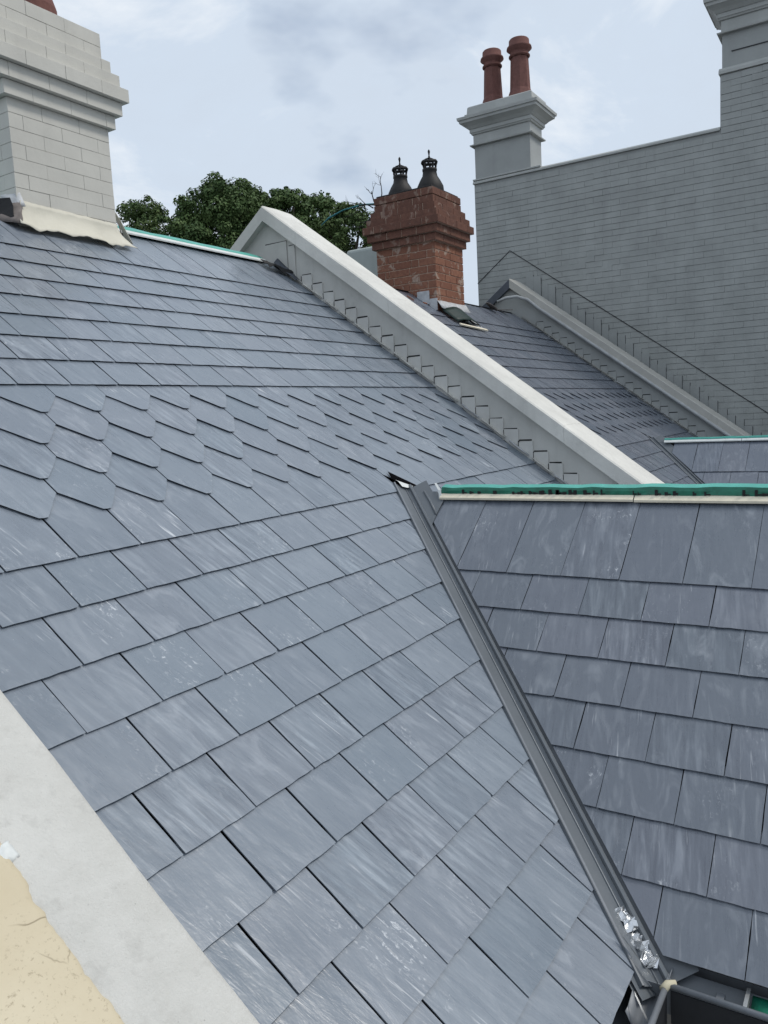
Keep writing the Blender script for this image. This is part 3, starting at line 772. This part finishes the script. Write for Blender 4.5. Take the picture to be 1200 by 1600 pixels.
# near parapet under the camera: white cement strip and old cream paint
def near_parapet():
    t = empty('parapet_wall', (-.6, -1.0, 0), 'near parapet top with white cement strip beside cracked cream paint', 'wall')
    def P(x, y, z): return (x + .6, y + 1.0, z)
    ya, yb = -4.0, RIDGE_Y; H = .45
    b = MB(); poly = [(ya, GROUND_Z), (ya, ya * TP + .36), (yb, yb * TP + .36), (yb, GROUND_Z)]
    b.prism([P(-.43, y, z) for y, z in poly], (-.6, 0, 0)); b.obj('wall_body', M_PARA, t)
    # the strip
    n = 150; rows = []
    for i in range(n + 1):
        y = ya + (yb - ya) * i / n; z = y * TP + H
        e1 = noise.noise((y * 4.0, 3.3, 0)) * .004 + noise.noise((y * 17.0, 1.1, 0)) * .0015
        rows.append([P(-.478 + .01 + e1, y, z - .10), P(-.470 + e1, y, z - .012), P(-.474 + e1, y, z - .003), P(-.485 + e1, y, z),
                     P(-.53, y, z + .0015 * noise.noise((y * 6, 0, 5))), P(-.58, y, z + .002 * noise.noise((y * 6, 9, 5))), P(-.625, y, z + .001), P(-.70, y, z)])
    o = sheet('cement_strip', rows, M_NEARCOPE, t, .002); o.modifiers[0].offset = -1
    # thick old paint layer on top, ragged edge
    n = 900; rows = []
    for i in range(n + 1):
        y = ya + (yb - ya) * i / n; z = y * TP + H
        ed = -.637 + noise.noise((y * 3.2, 7.7, 0)) * .014 + noise.noise((y * 11, 2.7, 0)) * .010 + noise.noise((y * 38, 2.7, 4)) * .005 + noise.noise((y * 95, 5.7, 4)) * .0035
        rows.append([P(ed, y, z + .0005), P(ed - .003, y, z + .0058), P(ed - .012, y, z + .007), P(-.72, y, z + .008 + .002 * noise.noise((y * 5, 3, 5))), P(-.80, y, z + .0085), P(-.92, y, z + .008), P(-1.04, y, z + .004), P(-1.05, y, z - .12)])
    sheet('cream_paint', rows, M_NEARCREAM, t, .001)
    # dab of white filler on the seam
    rows = []
    for i in range(7):
        row = []
        for j in range(7):
            a_, c_ = i / 6 - .5, j / 6 - .5; r_ = math.hypot(a_, c_)
            x = -.642 + c_ * .030 + ru(-.002, .002); y = -.965 + a_ * .030 + ru(-.002, .002)
            row.append(P(x, y, y * TP + H + .002 + max(0, .5 - r_) * .02 + ru(0, .003)))
        rows.append(row)
    sheet('filler_dab', rows, M_WHITE, t, .001)
near_parapet()

# ------------------------------------------------------------------ brick chimneys
def brick_ring(t, x0, x1, y0, y1, z0, z1, mat, shift, L_=.262, dep=.10, gap=.004, bed=.004, name='brick', jit=.0012):
    """one course of bricks round a rectangle; faces -Y, -X, +X, +Y"""
    def run(a0, a1, sh):
        segs = []; a = a0 - (sh * L_) % L_
        while a < a1 - .001:
            s, e_ = max(a, a0), min(a + L_, a1)
            if e_ - s > .03: segs.append((s, e_))
            elif segs: segs[-1] = (segs[-1][0], e_)
            a += L_
        return segs
    zt = z1 - bed
    for s, e_ in run(x0, x1, shift):
        j = ru(-jit, jit)
        for ya, yb in ((y0 + j, y0 + dep), (y1 - dep, y1 - j)):
            b = MB(); b.box((s + gap / 2 * (s > x0 + .001), ya, z0), (e_ - gap / 2 * (e_ < x1 - .001), yb, zt)); o = b.obj(name, mat, t); bevel(o, min(.0025, gap * .8), 1)
    for s, e_ in run(y0 + dep + gap, y1 - dep - gap, shift + .5):
        j = ru(-jit, jit)
        for xa, xb in ((x0 + j, x0 + dep), (x1 - dep, x1 - j)):
            b = MB(); b.box((xa, s + gap / 2, z0), (xb, e_ - gap / 2, zt)); o = b.obj(name, mat, t); bevel(o, min(.0025, gap * .8), 1)
def corbelled_chimney(t, x0, x1, y0, y1, zbase, zs, ch, mat, mat2, matm, nshaft, step=.035, gap=.004, bed=.004):
    ox, oy, oz = t.location
    b = MB(); b.box((x0 + .006 - ox, y0 + .006 - oy, zbase - oz - .5), (x1 - .006 - ox, y1 - .006 - oy, zs - oz)); 
    prof = [1, 2, 3, 2, 1, 0, 0]
    z = zs
    for k in prof:
        d_ = k * step; b.box((x0 - d_ + .006 - ox, y0 - d_ + .006 - oy, z - oz + .0003), (x1 + d_ - .006 - ox, y1 + d_ - .006 - oy, z + ch - bed - .0006 - oz)); z += ch
    b.obj('core', matm, t, fixn=False)
    for i in range(nshaft):
        z1 = zs - i * ch
        brick_ring(t, x0 - ox, x1 - ox, y0 - oy, y1 - oy, z1 - ch - oz, z1 - oz, mat, .5 * (i % 2) + .15, gap=gap, bed=bed, dep=.10 if i % 2 else .205)
    z = zs
    for i, k in enumerate(prof):
        d_ = k * step
        brick_ring(t, x0 - d_ - ox, x1 + d_ - ox, y0 - d_ - oy, y1 + d_ - oy, z - oz + .0005, z + ch - oz, mat2, .5 * (i % 2) + .3, gap=gap, bed=bed if i > 2 else .003, dep=(.14, .25)[i % 2])
        z += ch
    return z
random.seed(41)
CH1 = empty('chimney_stack', (2.0, 2.5, 1.6), 'cream painted brick chimney at the upper left with a loose apron at its foot', 'chimney')
ztop1 = corbelled_chimney(CH1, 1.648, 2.357, 2.15, 2.75, 1.60, 2.333, .0835, M_CREAM, M_CREAM, M_CREAMM, 9, gap=.0014, bed=.0018)
def apron():
    ox, oy, oz = CH1.location
    random.seed(5)
    n, h = 34, 7; rows = []
    for j in range(h + 1):
        t = j / h; row = []
        for i in range(n + 1):
            s = i / n; x = 1.655 + (2.345 - 1.655) * s
            x = x + (s - .45) * .16 * t ** 1.6
            wob = noise.noise((s * 7, 1.3, 0)); 
            drop = .150 + .022 * noise.noise((s * 5.2, 4.4, 0)) + .012 * noise.noise((s * 17, 8.4, 0))
            out = (.012 + .085 * t ** 2.2) + .012 * t * wob
            z = 1.735 + .006 * noise.noise((s * 11, 0, 1)) - drop * t + (.02 * (1 - s) * (1 - t))
            y = 2.145 - out
            zmin = y * TP + .026 + .018 * max(0, noise.noise((s * 6, 9.1, 2)))
            if z < zmin: z = zmin + .002 * t
            row.append((x - ox, y - oy, z - oz + .005 * noise.noise((s * 9, t * 5, 3)) + .003 * noise.noise((s * 31, t * 9, 5))))
        rows.append(row)
    sheet('apron', rows, M_APRON, CH1, .003)
    # upstand right corner: lifted torn strip
    rows = []
    for j in range(8):
        t = j / 7; row = []
        for i in range(4):
            s = i / 3
            row.append((2.362 + .03 * math.sin(t * 3) + .10 * t * t + .016 * s * (1 - t) - ox, 2.152 + .05 * s - .02 * t - oy, 1.815 - .185 * t + .008 * s + ru(-.004, .004) - oz))
        rows.append(row)
    sheet('torn_strip', rows, M_APRON, CH1, .003)
    rows = [[(2.361 + .02 * t / 5 + .004 * s - ox, 2.148 - .004 * s - .02 * (t / 5) - oy, 1.77 - .028 * t - .01 * s + ru(-.004, .004) - oz) for s in range(3)] for t in range(6)]
    sheet('dark_tear', rows, M_TORN, CH1, .002)
    # torn left corner with black bitumen
    rows = [[(1.655 - .03 * s - .012 * t + ru(-.006, .006) - ox, 2.135 - .022 * t + .05 * s + ru(-.006, .006) - oy, 1.74 - .035 * t + .01 * s - oz) for s in range(4)] for t in range(5)]
    sheet('torn_corner', rows, M_TORN, CH1, .003)
    rows = [[(1.60 - .045 * s + ru(-.008, .008) - ox, 2.15 + .07 * s + ru(-.012, .012) - .02 * t - oy, 1.765 - .05 * t + ru(-.012, .012) - oz) for s in range(5)] for t in range(4)]
    sheet('bitumen_flap', rows, M_BLACK, CH1, .004, smooth=False)
    rows = [[(1.668 - .022 * s + ru(-.003, .003) - ox, 2.142 - .012 * t + .03 * s - oy, 1.80 - .028 * t - .004 * s + ru(-.004, .004) - oz) for s in range(4)] for t in range(4)]
    sheet('lifted_corner', rows, M_LEADW, CH1, .003)
apron()
random.seed(42)
def pot_profile(): return [(.15, 0), (.15, .10), (.118, .16), (.105, .50), (.120, .505), (.120, .54), (.104, .55), (.104, .60), (.155, .64), (.150, .67), (.118, .70), (.118, .78), (.095, .78), (.088, .55)]
b = MB(); b.lathe([(.15, 0), (.15, .12), (.125, .2), (.115, .6)], (2.07 - 2.0, 2.42 - 2.5, ztop1 - 1.6), 24); b.obj('chimney_pot', M_TERRA, CH1, False)

CH2 = empty('chimney_stack', (6.85, 2.36, 1.4), 'red brick chimney with two black iron cowls beyond the white coping', 'chimney')
ztop2 = corbelled_chimney(CH2, 6.50, 7.17, 2.0, 2.745, 1.42, 2.252, .0815, M_BRICK, M_BRICKS, M_MORTAR, 10, gap=.006, bed=.008)
def cowl(x, y, z, h):
    ox, oy, oz = CH2.location; c = (x - ox, y - oy, z - oz)
    b = MB(); b.lathe([(.142, 0), (.152, .06), (.146, .12), (.115, .18), (.084, .23), (.076, .275), (.082, .285), (.082, .305), (.070, .31), (.062, .27)], c, 20, cap=False)
    k = b.obj('cowl', M_SOOT, CH2, True)
    for i in range(5):
        b = MB(); an = i * 2 * math.pi / 5 + .4; p = Vector((c[0] + .066 * math.cos(an), c[1] + .066 * math.sin(an), c[2] + .30))
        q_ = p + Vector((.012 * math.cos(an), .012 * math.sin(an), .075)); b.tube([p, (p + q_) / 2 + Vector((ru(-.006, .006), ru(-.006, .006), 0)), q_], .012, 6); b.obj('cowl_post', M_SOOT, k)
    b = MB(); ring = [(c[0] + .078 * math.cos(a_), c[1] + .078 * math.sin(a_), c[2] + .375 + .006 * math.sin(3 * a_)) for a_ in [i * math.pi / 8 for i in range(17)]]
    b.tube(ring, .017, 6, caps=False)
    for i in range(4):
        an = i * math.pi / 2 + .7
        b.tube([(c[0] + .078 * math.cos(an), c[1] + .078 * math.sin(an), c[2] + .378), (c[0] + .045 * math.cos(an), c[1] + .045 * math.sin(an), c[2] + .41), (c[0], c[1], c[2] + .425)], .009, 6)
    b.obj('cowl_crown', M_SOOT, k, True)
    b = MB(); b.lathe([(.006, .42), (.012, .435), (.007, .45), (.010, .475), (.014, .49), (.010, .505), (.003, .515)], c, 10); b.obj('finial', M_SOOT, k, True)
cowl(6.83, 2.58, ztop2 - .03, 1); cowl(6.83, 2.20, ztop2 - .03, 1)
def ch2_flash():
    ox, oy, oz = CH2.location
    # cap mortar bed, sooty
    b = MB(); b.box((6.52 - ox, 2.02 - oy, ztop2 - .004 - oz), (7.15 - ox, 2.725 - oy, ztop2 + .014 - oz)); bevel(b.obj('cap_bed', M_SOOT, CH2), .006)
    # stepped white lead on the side, along the slope of the roof
    for i, (ya, yb, zt) in enumerate(((2.24, 2.09, 1.735), (2.088, 1.995, 1.645))):
        b = MB(); b.box((6.490 - ox - .003 * (i % 2), yb - oy, yb * TP + .02 - oz), (6.499 - ox, ya - oy, zt - oz)); b.obj('step_lead', M_LEADW, CH2)
    rows = [[(6.49 + .70 * i / 8 - ox, 1.992 - .028 * j - oy, 1.62 - .045 * j + ru(-.004, .004) - oz) for j in range(3)] for i in range(9)]
    sheet('front_lead', rows, M_LEADW, CH2, .003)
ch2_flash()

# debris round the foot of the brick chimney
def flap(name, rows, mat, label, cat, th=.003, smooth=True):
    o = sheet(name, rows, mat, None, th, smooth); tag(o, label, cat); return o
def on_main(x, y, n): return Vector((x, y - SP * n, y * TP + CP * n))
rows = []
for i in range(9):
    row = []
    for j in range(6):
        s, t = i / 8, j / 5
        p = on_main(6.52 + .50 * s, 1.985 - .19 * t - .04 * s, .03 + .075 * math.sin(math.pi * (s * .9 + .05)) * (1 - .35 * t)); row.append(p + Vector((0, 0, ru(-.004, .004))))
    rows.append(row)
flap('membrane_flap', rows, M_DKGREEN, 'dark green membrane curling up at the foot of the brick chimney', 'membrane')
rows = [[on_main(6.60 + .34 * i / 6, 1.935 - .13 * j / 4, .045 + .05 * math.sin(math.pi * i / 6) - .02 * j / 4) for j in range(5)] for i in range(7)]
flap('membrane_flap', rows, M_BLACK, 'black underside of the curled membrane below the brick chimney', 'membrane')
rows = [[on_main(6.93 + .10 * i / 3, 1.96 - .22 * j / 4, .018 + .012 * (i % 2) + ru(0, .01)) for j in range(5)] for i in range(4)]
flap('lead_scrap', rows, M_LEADW, 'white lead scrap folded below the right corner of the brick chimney', 'flashing')
b = MB(); p0, p1 = on_main(6.52, 1.745, .02), on_main(7.10, 1.70, .02); d = (p1 - p0).normalized(); u_ = Vector((0, CP, SP)); n_ = NM
vs = [p0, p1, p1 + u_ * .035, p0 + u_ * .03]; vs += [v + n_ * .014 for v in vs]
b.add(vs, [(0, 1, 2, 3), (4, 7, 6, 5), (0, 4, 5, 1), (1, 5, 6, 2), (2, 6, 7, 3), (3, 7, 4, 0)])
tag(b.obj('timber_batten', M_BATTEN), 'short cream timber batten lying on slates under the brick chimney', 'timber')
def shard(name, c, s, mat, label, cat, seed):
    random.seed(seed); b = MB(); n = 6
    top = []; 
    ax = Vector((ru(-1, 1), ru(-1, 1), ru(-.3, .3))).normalized(); az = Vector((ru(-.4, .4), ru(-.7, 0), 1)).normalized(); ay = az.cross(ax).normalized(); ax = ay.cross(az)
    for i in range(n):
        an = i * 2 * math.pi / n; r_ = s * ru(.6, 1.1); top.append(Vector(c) + ax * math.cos(an) * r_ + ay * math.sin(an) * r_ * .6)
    b.prism(top, az * .012); o = b.obj(name, mat); tag(o, label, cat); return o
# terracotta ridge remains along the ridge of the second house
spots = [(7.22, 2.27, 'broken terracotta piece leaning on the right foot of the brick chimney', .075), (7.42, 2.33, 'larger broken terracotta piece on the ridge right of the brick chimney', .085), (7.66, 2.34, 'third terracotta fragment along the ridge from the brick chimney', .06),
         (5.75, 2.12, 'terracotta fragment at the left foot of the brick chimney, nearest the coping', .06), (6.05, 2.10, 'terracotta fragment between coping and brick chimney, second from the coping', .05), (6.28, 2.05, 'thin terracotta fragment beside the white lead of the brick chimney', .045)]
for i, (x, y, lb, s) in enumerate(spots):
    c = on_main(x, y, .035); shard('tile_fragment', c, s, M_TILE, lb, 'tile', 60 + i)
for i, (x, y, lb, s) in enumerate([(8.55, 2.30, 'dark slate shard on the ridge before the dull grey parapet', .13), (8.95, 2.28, 'long dark slate shard lying under the pale conduit', .14)]):
    shard('slate_shard', on_main(x, y, .04), s, M_TORN, lb, 'slate', 80 + i)
# dark crumpled lead where the first ridge meets the parapet
random.seed(9)
rows = [[on_main(3.92 + .22 * i / 6, 2.29 - .10 * j / 4 - .06 * i / 6, .030 + .022 * math.sin(i * 1.3) * (j / 4) + ru(0, .012)) for j in range(5)] for i in range(7)]
flap('lead_scrap', rows, M_BLACK, 'black crumpled lead where the green ridge meets the white parapet', 'flashing', smooth=False)
rows = [[Vector((4.085 + .055 * j / 2, 2.26 - .22 * i / 5, (2.26 - .22 * i / 5) * TP + .035 + .05 * (j / 2) * (1 - i / 6) + ru(-.003, .006))) for j in range(3)] for i in range(6)]
flap('lead_scrap', rows, M_DARKGREY, 'folded dark grey lead strip standing against the parapet near its apex', 'flashing')
# slate dust line: bits of batten beside the second parapet
b = MB(); b.tube([(9.16, 2.47, 1.90), (9.2, 2.36, 1.945), (9.26, 2.22, 1.955), (9.30, 2.08, 1.90), (9.325, 1.94, 1.775)] + [(9.332, y, y * TP + .318) for y in (1.7, 1.2, .6, 0, -.6, -1.2)], .021, 8)
tag(b.obj('conduit', M_CONDUIT, None, True), 'pale conduit hugging the underside of the dull grey coping', 'pipe')

# ------------------------------------------------------------------ tall grey wall and its chimneys
random.seed(50)
XW = 10.0
WALL = empty('tall_wall', (XW, .5, 0), 'tall grey painted brick wall on the right with pale capping', 'wall')
def tall_wall():
    ox, oy = XW, .5
    b = MB()
    b.box((XW + .008 - ox, -4.5 - oy, GROUND_Z), (XW + .48 - ox, 3.15 - oy, 3.772))
    b.box((XW + .008 - ox, -4.5 - oy, 3.77), (XW + .48 - ox, -.292 - oy, 4.44))
    b.obj('wall_core', M_GREYM, WALL)
    items = []
    ch = .0785; L_ = .240
    z = 3.765; i = 0
    zz = 4.435; rows = []
    k = 0
    while zz > -.6:
        y_hi = -.298 if zz > 3.80 else 3.146
        y = y_hi; first = True
        while y > -1.75:
            l_ = L_ * (.5 if first and k % 2 else 1.0) * ru(.985, 1.015); first = False
            y2 = y - l_
            items.append((y2, y, zz - ch, zz)); y = y2
        zz -= ch; k += 1
    def size(it):
        p = project((XW, (it[0] + it[1]) / 2, (it[2] + it[3]) / 2)); return -1 if not (-10 < p[0] < 1215 and p[1] < 690) else 1 / p[2]
    items.sort(key=lambda it: -size(it))
    V = []; F = []
    base = [None] * 6
    for n, (ya, yb, za, zb) in enumerate(items):
        w_ = noise.noise((ya * .9, zb * 1.3, 3.0)) * .014 + noise.noise((ya * 4.0, zb * 9.0, 8.0)) * .003
        za += w_; zb += w_ - ru(0, .0015)
        x0 = XW + ru(-.0035, .0025); g1 = .0012; bd = .0055
        bx = MB(); bx.box((x0 - ox, ya + g1 / 2 - oy, za + bd), (XW + .05 - ox, yb - g1 / 2 - oy, zb))
        if n < 290: bx.obj('brick', M_GREY, WALL)
        else:
            kk = len(V); V += bx.v; F += [tuple(q + kk for q in f) for f in bx.f]
    tag(link(bpy.data.objects.new('brick_field', mesh('brick_field', V, F, M_GREY)), WALL), kind='stuff')
    # cappings
    def cap(y0, y1, z, pr=.02, h=.05):
        b = MB(); b.prism([(XW - pr - ox, y0 - oy, z), (XW - pr - ox, y0 - oy, z + h * .55), (XW - pr + .03 - ox, y0 - oy, z + h), (XW + .5 - ox, y0 - oy, z + h), (XW + .5 - ox, y0 - oy, z)], (0, y1 - y0, 0)); return bevel(b.obj('capping', M_GREYT, WALL), .004)
    cap(-.290, 3.165, 3.774)
    cap(-4.5, -.275, 4.442, .02, .075)
    # chased line of an old roof on the wall face
    z0 = lambda y: RIDGE_Z + .80 + (RIDGE_Y - y) * 0
    pk = (XW - .004 - ox, 2.61 - oy, 2.735)
    b = MB(); b.tube([(XW - .004 - ox, 3.15 - oy, 2.735 - .54 * TP), pk], .006, 5)
    b.tube([pk, (XW - .004 - ox, 1.5 - oy, 2.735 - 1.11 * .735), (XW - .005 - ox, .2 - oy, 2.735 - 2.41 * .735 + .01), (XW - .004 - ox, -1.6 - oy, 2.735 - 4.21 * .735)], .006, 5)
    b.obj('chase_line', M_CABLESHADE, WALL)
    # stepped flashing columns above the coping
    y = 2.37; i = 0
    while y > -.9:
        wd_ = .108 * ru(.9, 1.1); y2 = y - wd_; zt = (y - .05) * TP + .645 - .045 * (2.37 - y) + ru(-.02, .025)
        b = MB(); th = .006 + .004 * (i % 2)
        b.box((XW - th - ox, y2 + .003 - oy, zt - .42), (XW - .0005 - ox, y - oy, zt)); b.obj('step_flashing', M_GREYS, WALL)
        b = MB(); b.box((XW - th - .001 - ox, y2 - .003 - oy, zt - .30), (XW - .0008 - ox, y2 + .0025 - oy, zt - ru(.0, .06))); b.obj('step_shade_line', M_CABLESHADE, WALL)  # dark sliver painting the shade line between two steps
        y = y2; i += 1
tall_wall()

def classical_chimney(t, x0, x1, y0, y1, zb, tall, top=True):
    ox, oy, oz = t.location
    def ring(name, segs, mat):
        """segs: (z, outset) list -> stacked mitred mouldings"""
        b = MB(); k = len(segs)
        vs = []; fs = []
        for z, d in segs:
            vs += [(x0 - d - ox, y0 - d - oy, z - oz), (x1 + d - ox, y0 - d - oy, z - oz), (x1 + d - ox, y1 + d - oy, z - oz), (x0 - d - ox, y1 + d - oy, z - oz)]
        for i in range(k - 1):
            for j in range(4): fs.append((i * 4 + j, i * 4 + (j + 1) % 4, (i + 1) * 4 + (j + 1) % 4, (i + 1) * 4 + j))
        fs += [(3, 2, 1, 0), tuple(range((k - 1) * 4, k * 4))]
        b.add(vs, fs); return b.obj(name, mat, t)
    z1 = zb + tall
    ring('shaft', [(zb, 0), (z1, 0)], M_GREYS)
    ring('band', [(z1 + .0005, 0.004), (z1 + .001, .052), (z1 + .016, .056), (z1 + .034, .012)], M_GREYT)
    ring('frieze', [(z1 + .0345, .010), (z1 + .165, .010)], M_GREYT)
    ring('cornice', [(z1 + .1655, .03), (z1 + .185, .038), (z1 + .19, .05), (z1 + .235, .05), (z1 + .24, .062), (z1 + .275, .095), (z1 + .315, .15), (z1 + .318, .162), (z1 + .355, .168), (z1 + .358, .185), (z1 + .395, .19), (z1 + .40, .165)], M_GREYT)
    ring('cap', [(z1 + .4005, .10), (z1 + .445, .10), (z1 + .45, .075), (z1 + .50, .07), (z1 + .545, .065), (z1 + .56, .05)], M_GREYT)
    return z1 + .56
CH3 = empty('chimney_stack', (10.24, 2.7, 3.82), 'grey moulded chimney with two terracotta pots on the far end of the tall wall', 'chimney')
zt3 = classical_chimney(CH3, 10.03, 10.47, 2.262, 3.135, 3.812, .51)
# pale plinth ledge
b = MB(); b.box((9.985 - 10.24, 2.10 - 2.7, 3.823 - 3.82), (10.5 - 10.24, 3.165 - 2.7, 3.846 - 3.82)); bevel(b.obj('plinth', M_GREYT, CH3), .004)
def octpot(t, x, y, z, h, r, n=8):
    ox, oy, oz = t.location; c = (x - ox, y - oy, z - oz)
    b = MB(); b.lathe([(r * 1.42, 0), (r * 1.40, .05), (r * 1.22, .12), (r * 1.12, .15), (r * .97, h * .70)], c, n); k = b.obj('chimney_pot', M_TERRA, t)
    b = MB(); b.lathe([(r * .99, h * .70), (r * 1.16, h * .715), (r * 1.16, h * .735), (r * 1.0, h * .76), (r * 1.02, h * .80), (r * 1.38, h * .845), (r * 1.34, h * .875), (r * 1.12, h * .905), (r * 1.10, h * .985), (r * 1.02, h), (r * .9, h), (r * .88, h * .8)], c, 24, cap=False); b.obj('pot_rim', M_TERRA, k, True)
    b = MB(); b.lathe([(r * .89, h * .9), (r * .3, h * .895)], c, 20); b.obj('flue_dark', M_BLACK, k)
octpot(CH3, 10.24, 2.90, zt3 - .01, .80, .125); octpot(CH3, 10.24, 2.47, zt3 - .01, .84, .132)
CH4 = empty('chimney_stack', (10.24, -1.0, 4.5), 'large dark grey moulded chimney cut off by the top right corner', 'chimney')
zt4 = classical_chimney(CH4, 10.03, 10.47, -2.1, -.31, 4.50, .42)
b = MB(); b.box((10.02 - 10.24, -2.0 + 1.0, .195), (10.04 - 10.24, -.42 + 1.0, .205)); b.obj('panel_line', M_CABLESHADE, CH4)

# pale rendered stub wall behind the brick chimney
b = MB(); b.box((8.0, 3.2, -1.0), (8.9, 4.19, 2.69)); o = b.obj('rendered_stub_wall', M_PALEWALL); bevel(o, .05, 3)
tag(o, 'pale green-grey rendered wall stub peeping out left of the brick chimney', 'wall')

# ------------------------------------------------------------------ twigs and rope on the brick chimney
random.seed(77)
def twig(pts, r, label):
    b = MB()
    def grow(p, d, l_, r_, lev):
        q_ = p + d * l_; mid = (p + q_) / 2 + Vector((ru(-1, 1), ru(-1, 1), ru(-1, 1))) * l_ * .08
        b.tube([p, mid, q_], [r_, r_ * .8, r_ * .55], 5)
        if lev > 0:
            for s in range(2 if lev > 1 else 1 + (rnd() < .5)):
                grow(mid.lerp(q_, ru(.2, 1)), (d + Vector((ru(-.3, .3), ru(-1, 1), ru(-.6, .9))) * .9).normalized(), l_ * ru(.5, .75), r_ * .55, lev - 1)
    for p, d, l_ in pts: grow(Vector(p), Vector(d).normalized(), l_, r, 3)
    o = b.obj('dry_twig', M_TWIG); tag(o, label, 'twig')
twig([((6.62, 2.72, ztop2 + .0), (0, -.05, 1), .16)], .008, 'small upright forked dry twig beside the left iron cowl')
twig([((6.60, 2.80, 2.78), (0, .9, .12), .22), ((6.62, 2.79, 2.68), (0, .9, -.35), .18), ((6.62, 2.80, 2.72), (0, .55, -.7), .16), ((6.61, 2.81, 2.82), (0, .25, 1), .12), ((6.60, 2.82, 2.75), (0, .9, .5), .14)], .008, 'tangled dry twigs sticking out left of the brick chimney top')
b = MB(); b.tube([(6.66, 2.78, 2.80), (6.66, 3.0, 2.83), (6.70, 3.3, 2.83), (6.75, 3.55, 2.79), (6.8, 3.7, 2.74)], [.010, .010, .008, .012, .006], 7)
tag(b.obj('teal_rope', M_ROPE, None, True), 'teal rope stretching left from the brick chimney among twigs', 'rope')

# ------------------------------------------------------------------ trees
def tree(px, py_top, half_w, dist, label, mat, seed, leaves=9000, squash=1.25, blobs=26):
    random.seed(seed)
    k = (px - 600) / FPX; kt = (py_top - 800) / FPX
    d = Vector([CR[0][j] * k + CR[1][j] * kt + CR[2][j] for j in range(3)])
    topP = CC + d * dist
    rad = half_w / FPX * dist
    hgt = rad * 2 * squash
    cz = topP.z - hgt / 2
    root = empty('tree', (topP.x, topP.y, GROUND_Z), label, 'tree', 'trees behind the roofs')
    H = cz - GROUND_Z
    b = MB(); b.tube([(0, 0, 0), (.1, .05, H * .4), (-.05, .1, H * .75), (0, 0, H)], [.32, .25, .19, .10], 9)
    limbs = []
    for i in range(9):
        an = i * 2.4 + ru(-.3, .3); s = ru(.62, .95); p = Vector((0, 0, H * s))
        q_ = Vector((math.cos(an) * rad * ru(.5, .8), math.sin(an) * rad * ru(.5, .8), H + hgt * ru(-.25, .35)))
        limbs.append(q_); b.tube([p, p.lerp(q_, .5) + Vector((0, 0, .25)), q_], [.11, .07, .025], 6)
    b.obj('trunk', M_BARK, root, True)
    # clumps
    cl = []
    for i in range(blobs):
        u_, v_ = ru(-1, 1), ru(0, 2 * math.pi); r_ = .35 + .5 * rnd() ** .7
        c = Vector((math.cos(v_) * math.sqrt(1 - u_ * u_) * rad, math.sin(v_) * math.sqrt(1 - u_ * u_) * rad, u_ * hgt / 2)) * r_
        cl.append((c, rad * ru(.20, .36), rnd()))
    for i in range(10):
        v_ = ru(0, 2 * math.pi); q_ = ru(0, .45); cl.append((Vector((math.cos(v_) * rad * q_, math.sin(v_) * rad * q_, hgt * .5 * ru(.72, .88))), rad * ru(.14, .24), rnd()))
    for i in range(blobs * 2):     # ragged sprigs past the outline
        u_, v_ = ru(-.3, 1), ru(0, 2 * math.pi); r_ = ru(.86, 1.06); w_ = math.sqrt(1 - u_ * u_)
        cl.append((Vector((math.cos(v_) * w_ * rad, math.sin(v_) * w_ * rad, u_ * hgt / 2)) * r_, rad * ru(.05, .13), rnd()))
    for q_ in limbs: cl.append((q_ - Vector((0, 0, H)), rad * ru(.2, .34), rnd()))
    cum = []; tot = 0.0
    for c_ in cl: tot += c_[1] ** 2 + (rad * .08) ** 2; cum.append(tot)
    V = []; F = []; T = []
    for i in range(leaves):
        c, r_, tn = cl[bisect.bisect(cum, rnd() * cum[-1])]
        u_, v_ = ru(-1, 1), ru(0, 2 * math.pi); w_ = math.sqrt(1 - u_ * u_)
        dn = Vector((w_ * math.cos(v_), w_ * math.sin(v_), u_)); rr = r_ * (.55 + .55 * rnd() ** .6)
        p = c + Vector((dn.x * rr, dn.y * rr, dn.z * rr * .8)) + Vector((0, 0, H))
        nrm = (dn + Vector((ru(-1, 1), ru(-1, 1), ru(-.3, 1.3))) * .8).normalized()
        a_ = nrm.orthogonal().normalized(); a_ = Matrix.Rotation(ru(0, 6.28), 3, nrm) @ a_; bb = nrm.cross(a_)
        s = ru(.035, .085) * (dist / 30); kk = len(V)
        V += [p + a_ * s, p + bb * s * .55 + nrm * s * .12, p - a_ * s, p - bb * s * .55 + nrm * s * .12]; F.append((kk, kk + 1, kk + 2, kk + 3)); T.append(min(1, max(0, tn * .6 + ru(0, .4))))
    me = mesh('crown', V, F, mat)
    at = me.attributes.new('tone', 'FLOAT', 'FACE'); at.data.foreach_set('value', T)
    link(bpy.data.objects.new('crown', me), root)
tree(214, 313, 84, 31, 'low bushy tree just right of the cream chimney, above the green ridge', M_LEAF[1], 101, 22000, 1.15)
tree(283, 330, 62, 29, 'small dark tree between the low bushy tree and the tallest tree', M_LEAF[0], 107, 14000, 1.2)
tree(345, 279, 88, 30, 'tallest dark green tree left of the white parapet apex', M_LEAF[0], 102, 40000, 1.25, 40)
tree(398, 299, 40, 33, 'slender tree peeping over the left slope of the parapet apex', M_LEAF[1], 108, 13000, 1.3)
tree(446, 297, 52, 30, 'rounded tree behind the white coping, right of the parapet apex', M_LEAF[0], 103, 20000, 1.2)
tree(494, 301, 46, 32, 'open-crowned tree with sky gaps above the white coping', M_LEAF[0], 109, 8000, 1.4)
tree(542, 323, 64, 29, 'brighter green tree just left of the red brick chimney', M_LEAF[1], 104, 20000, 1.15)
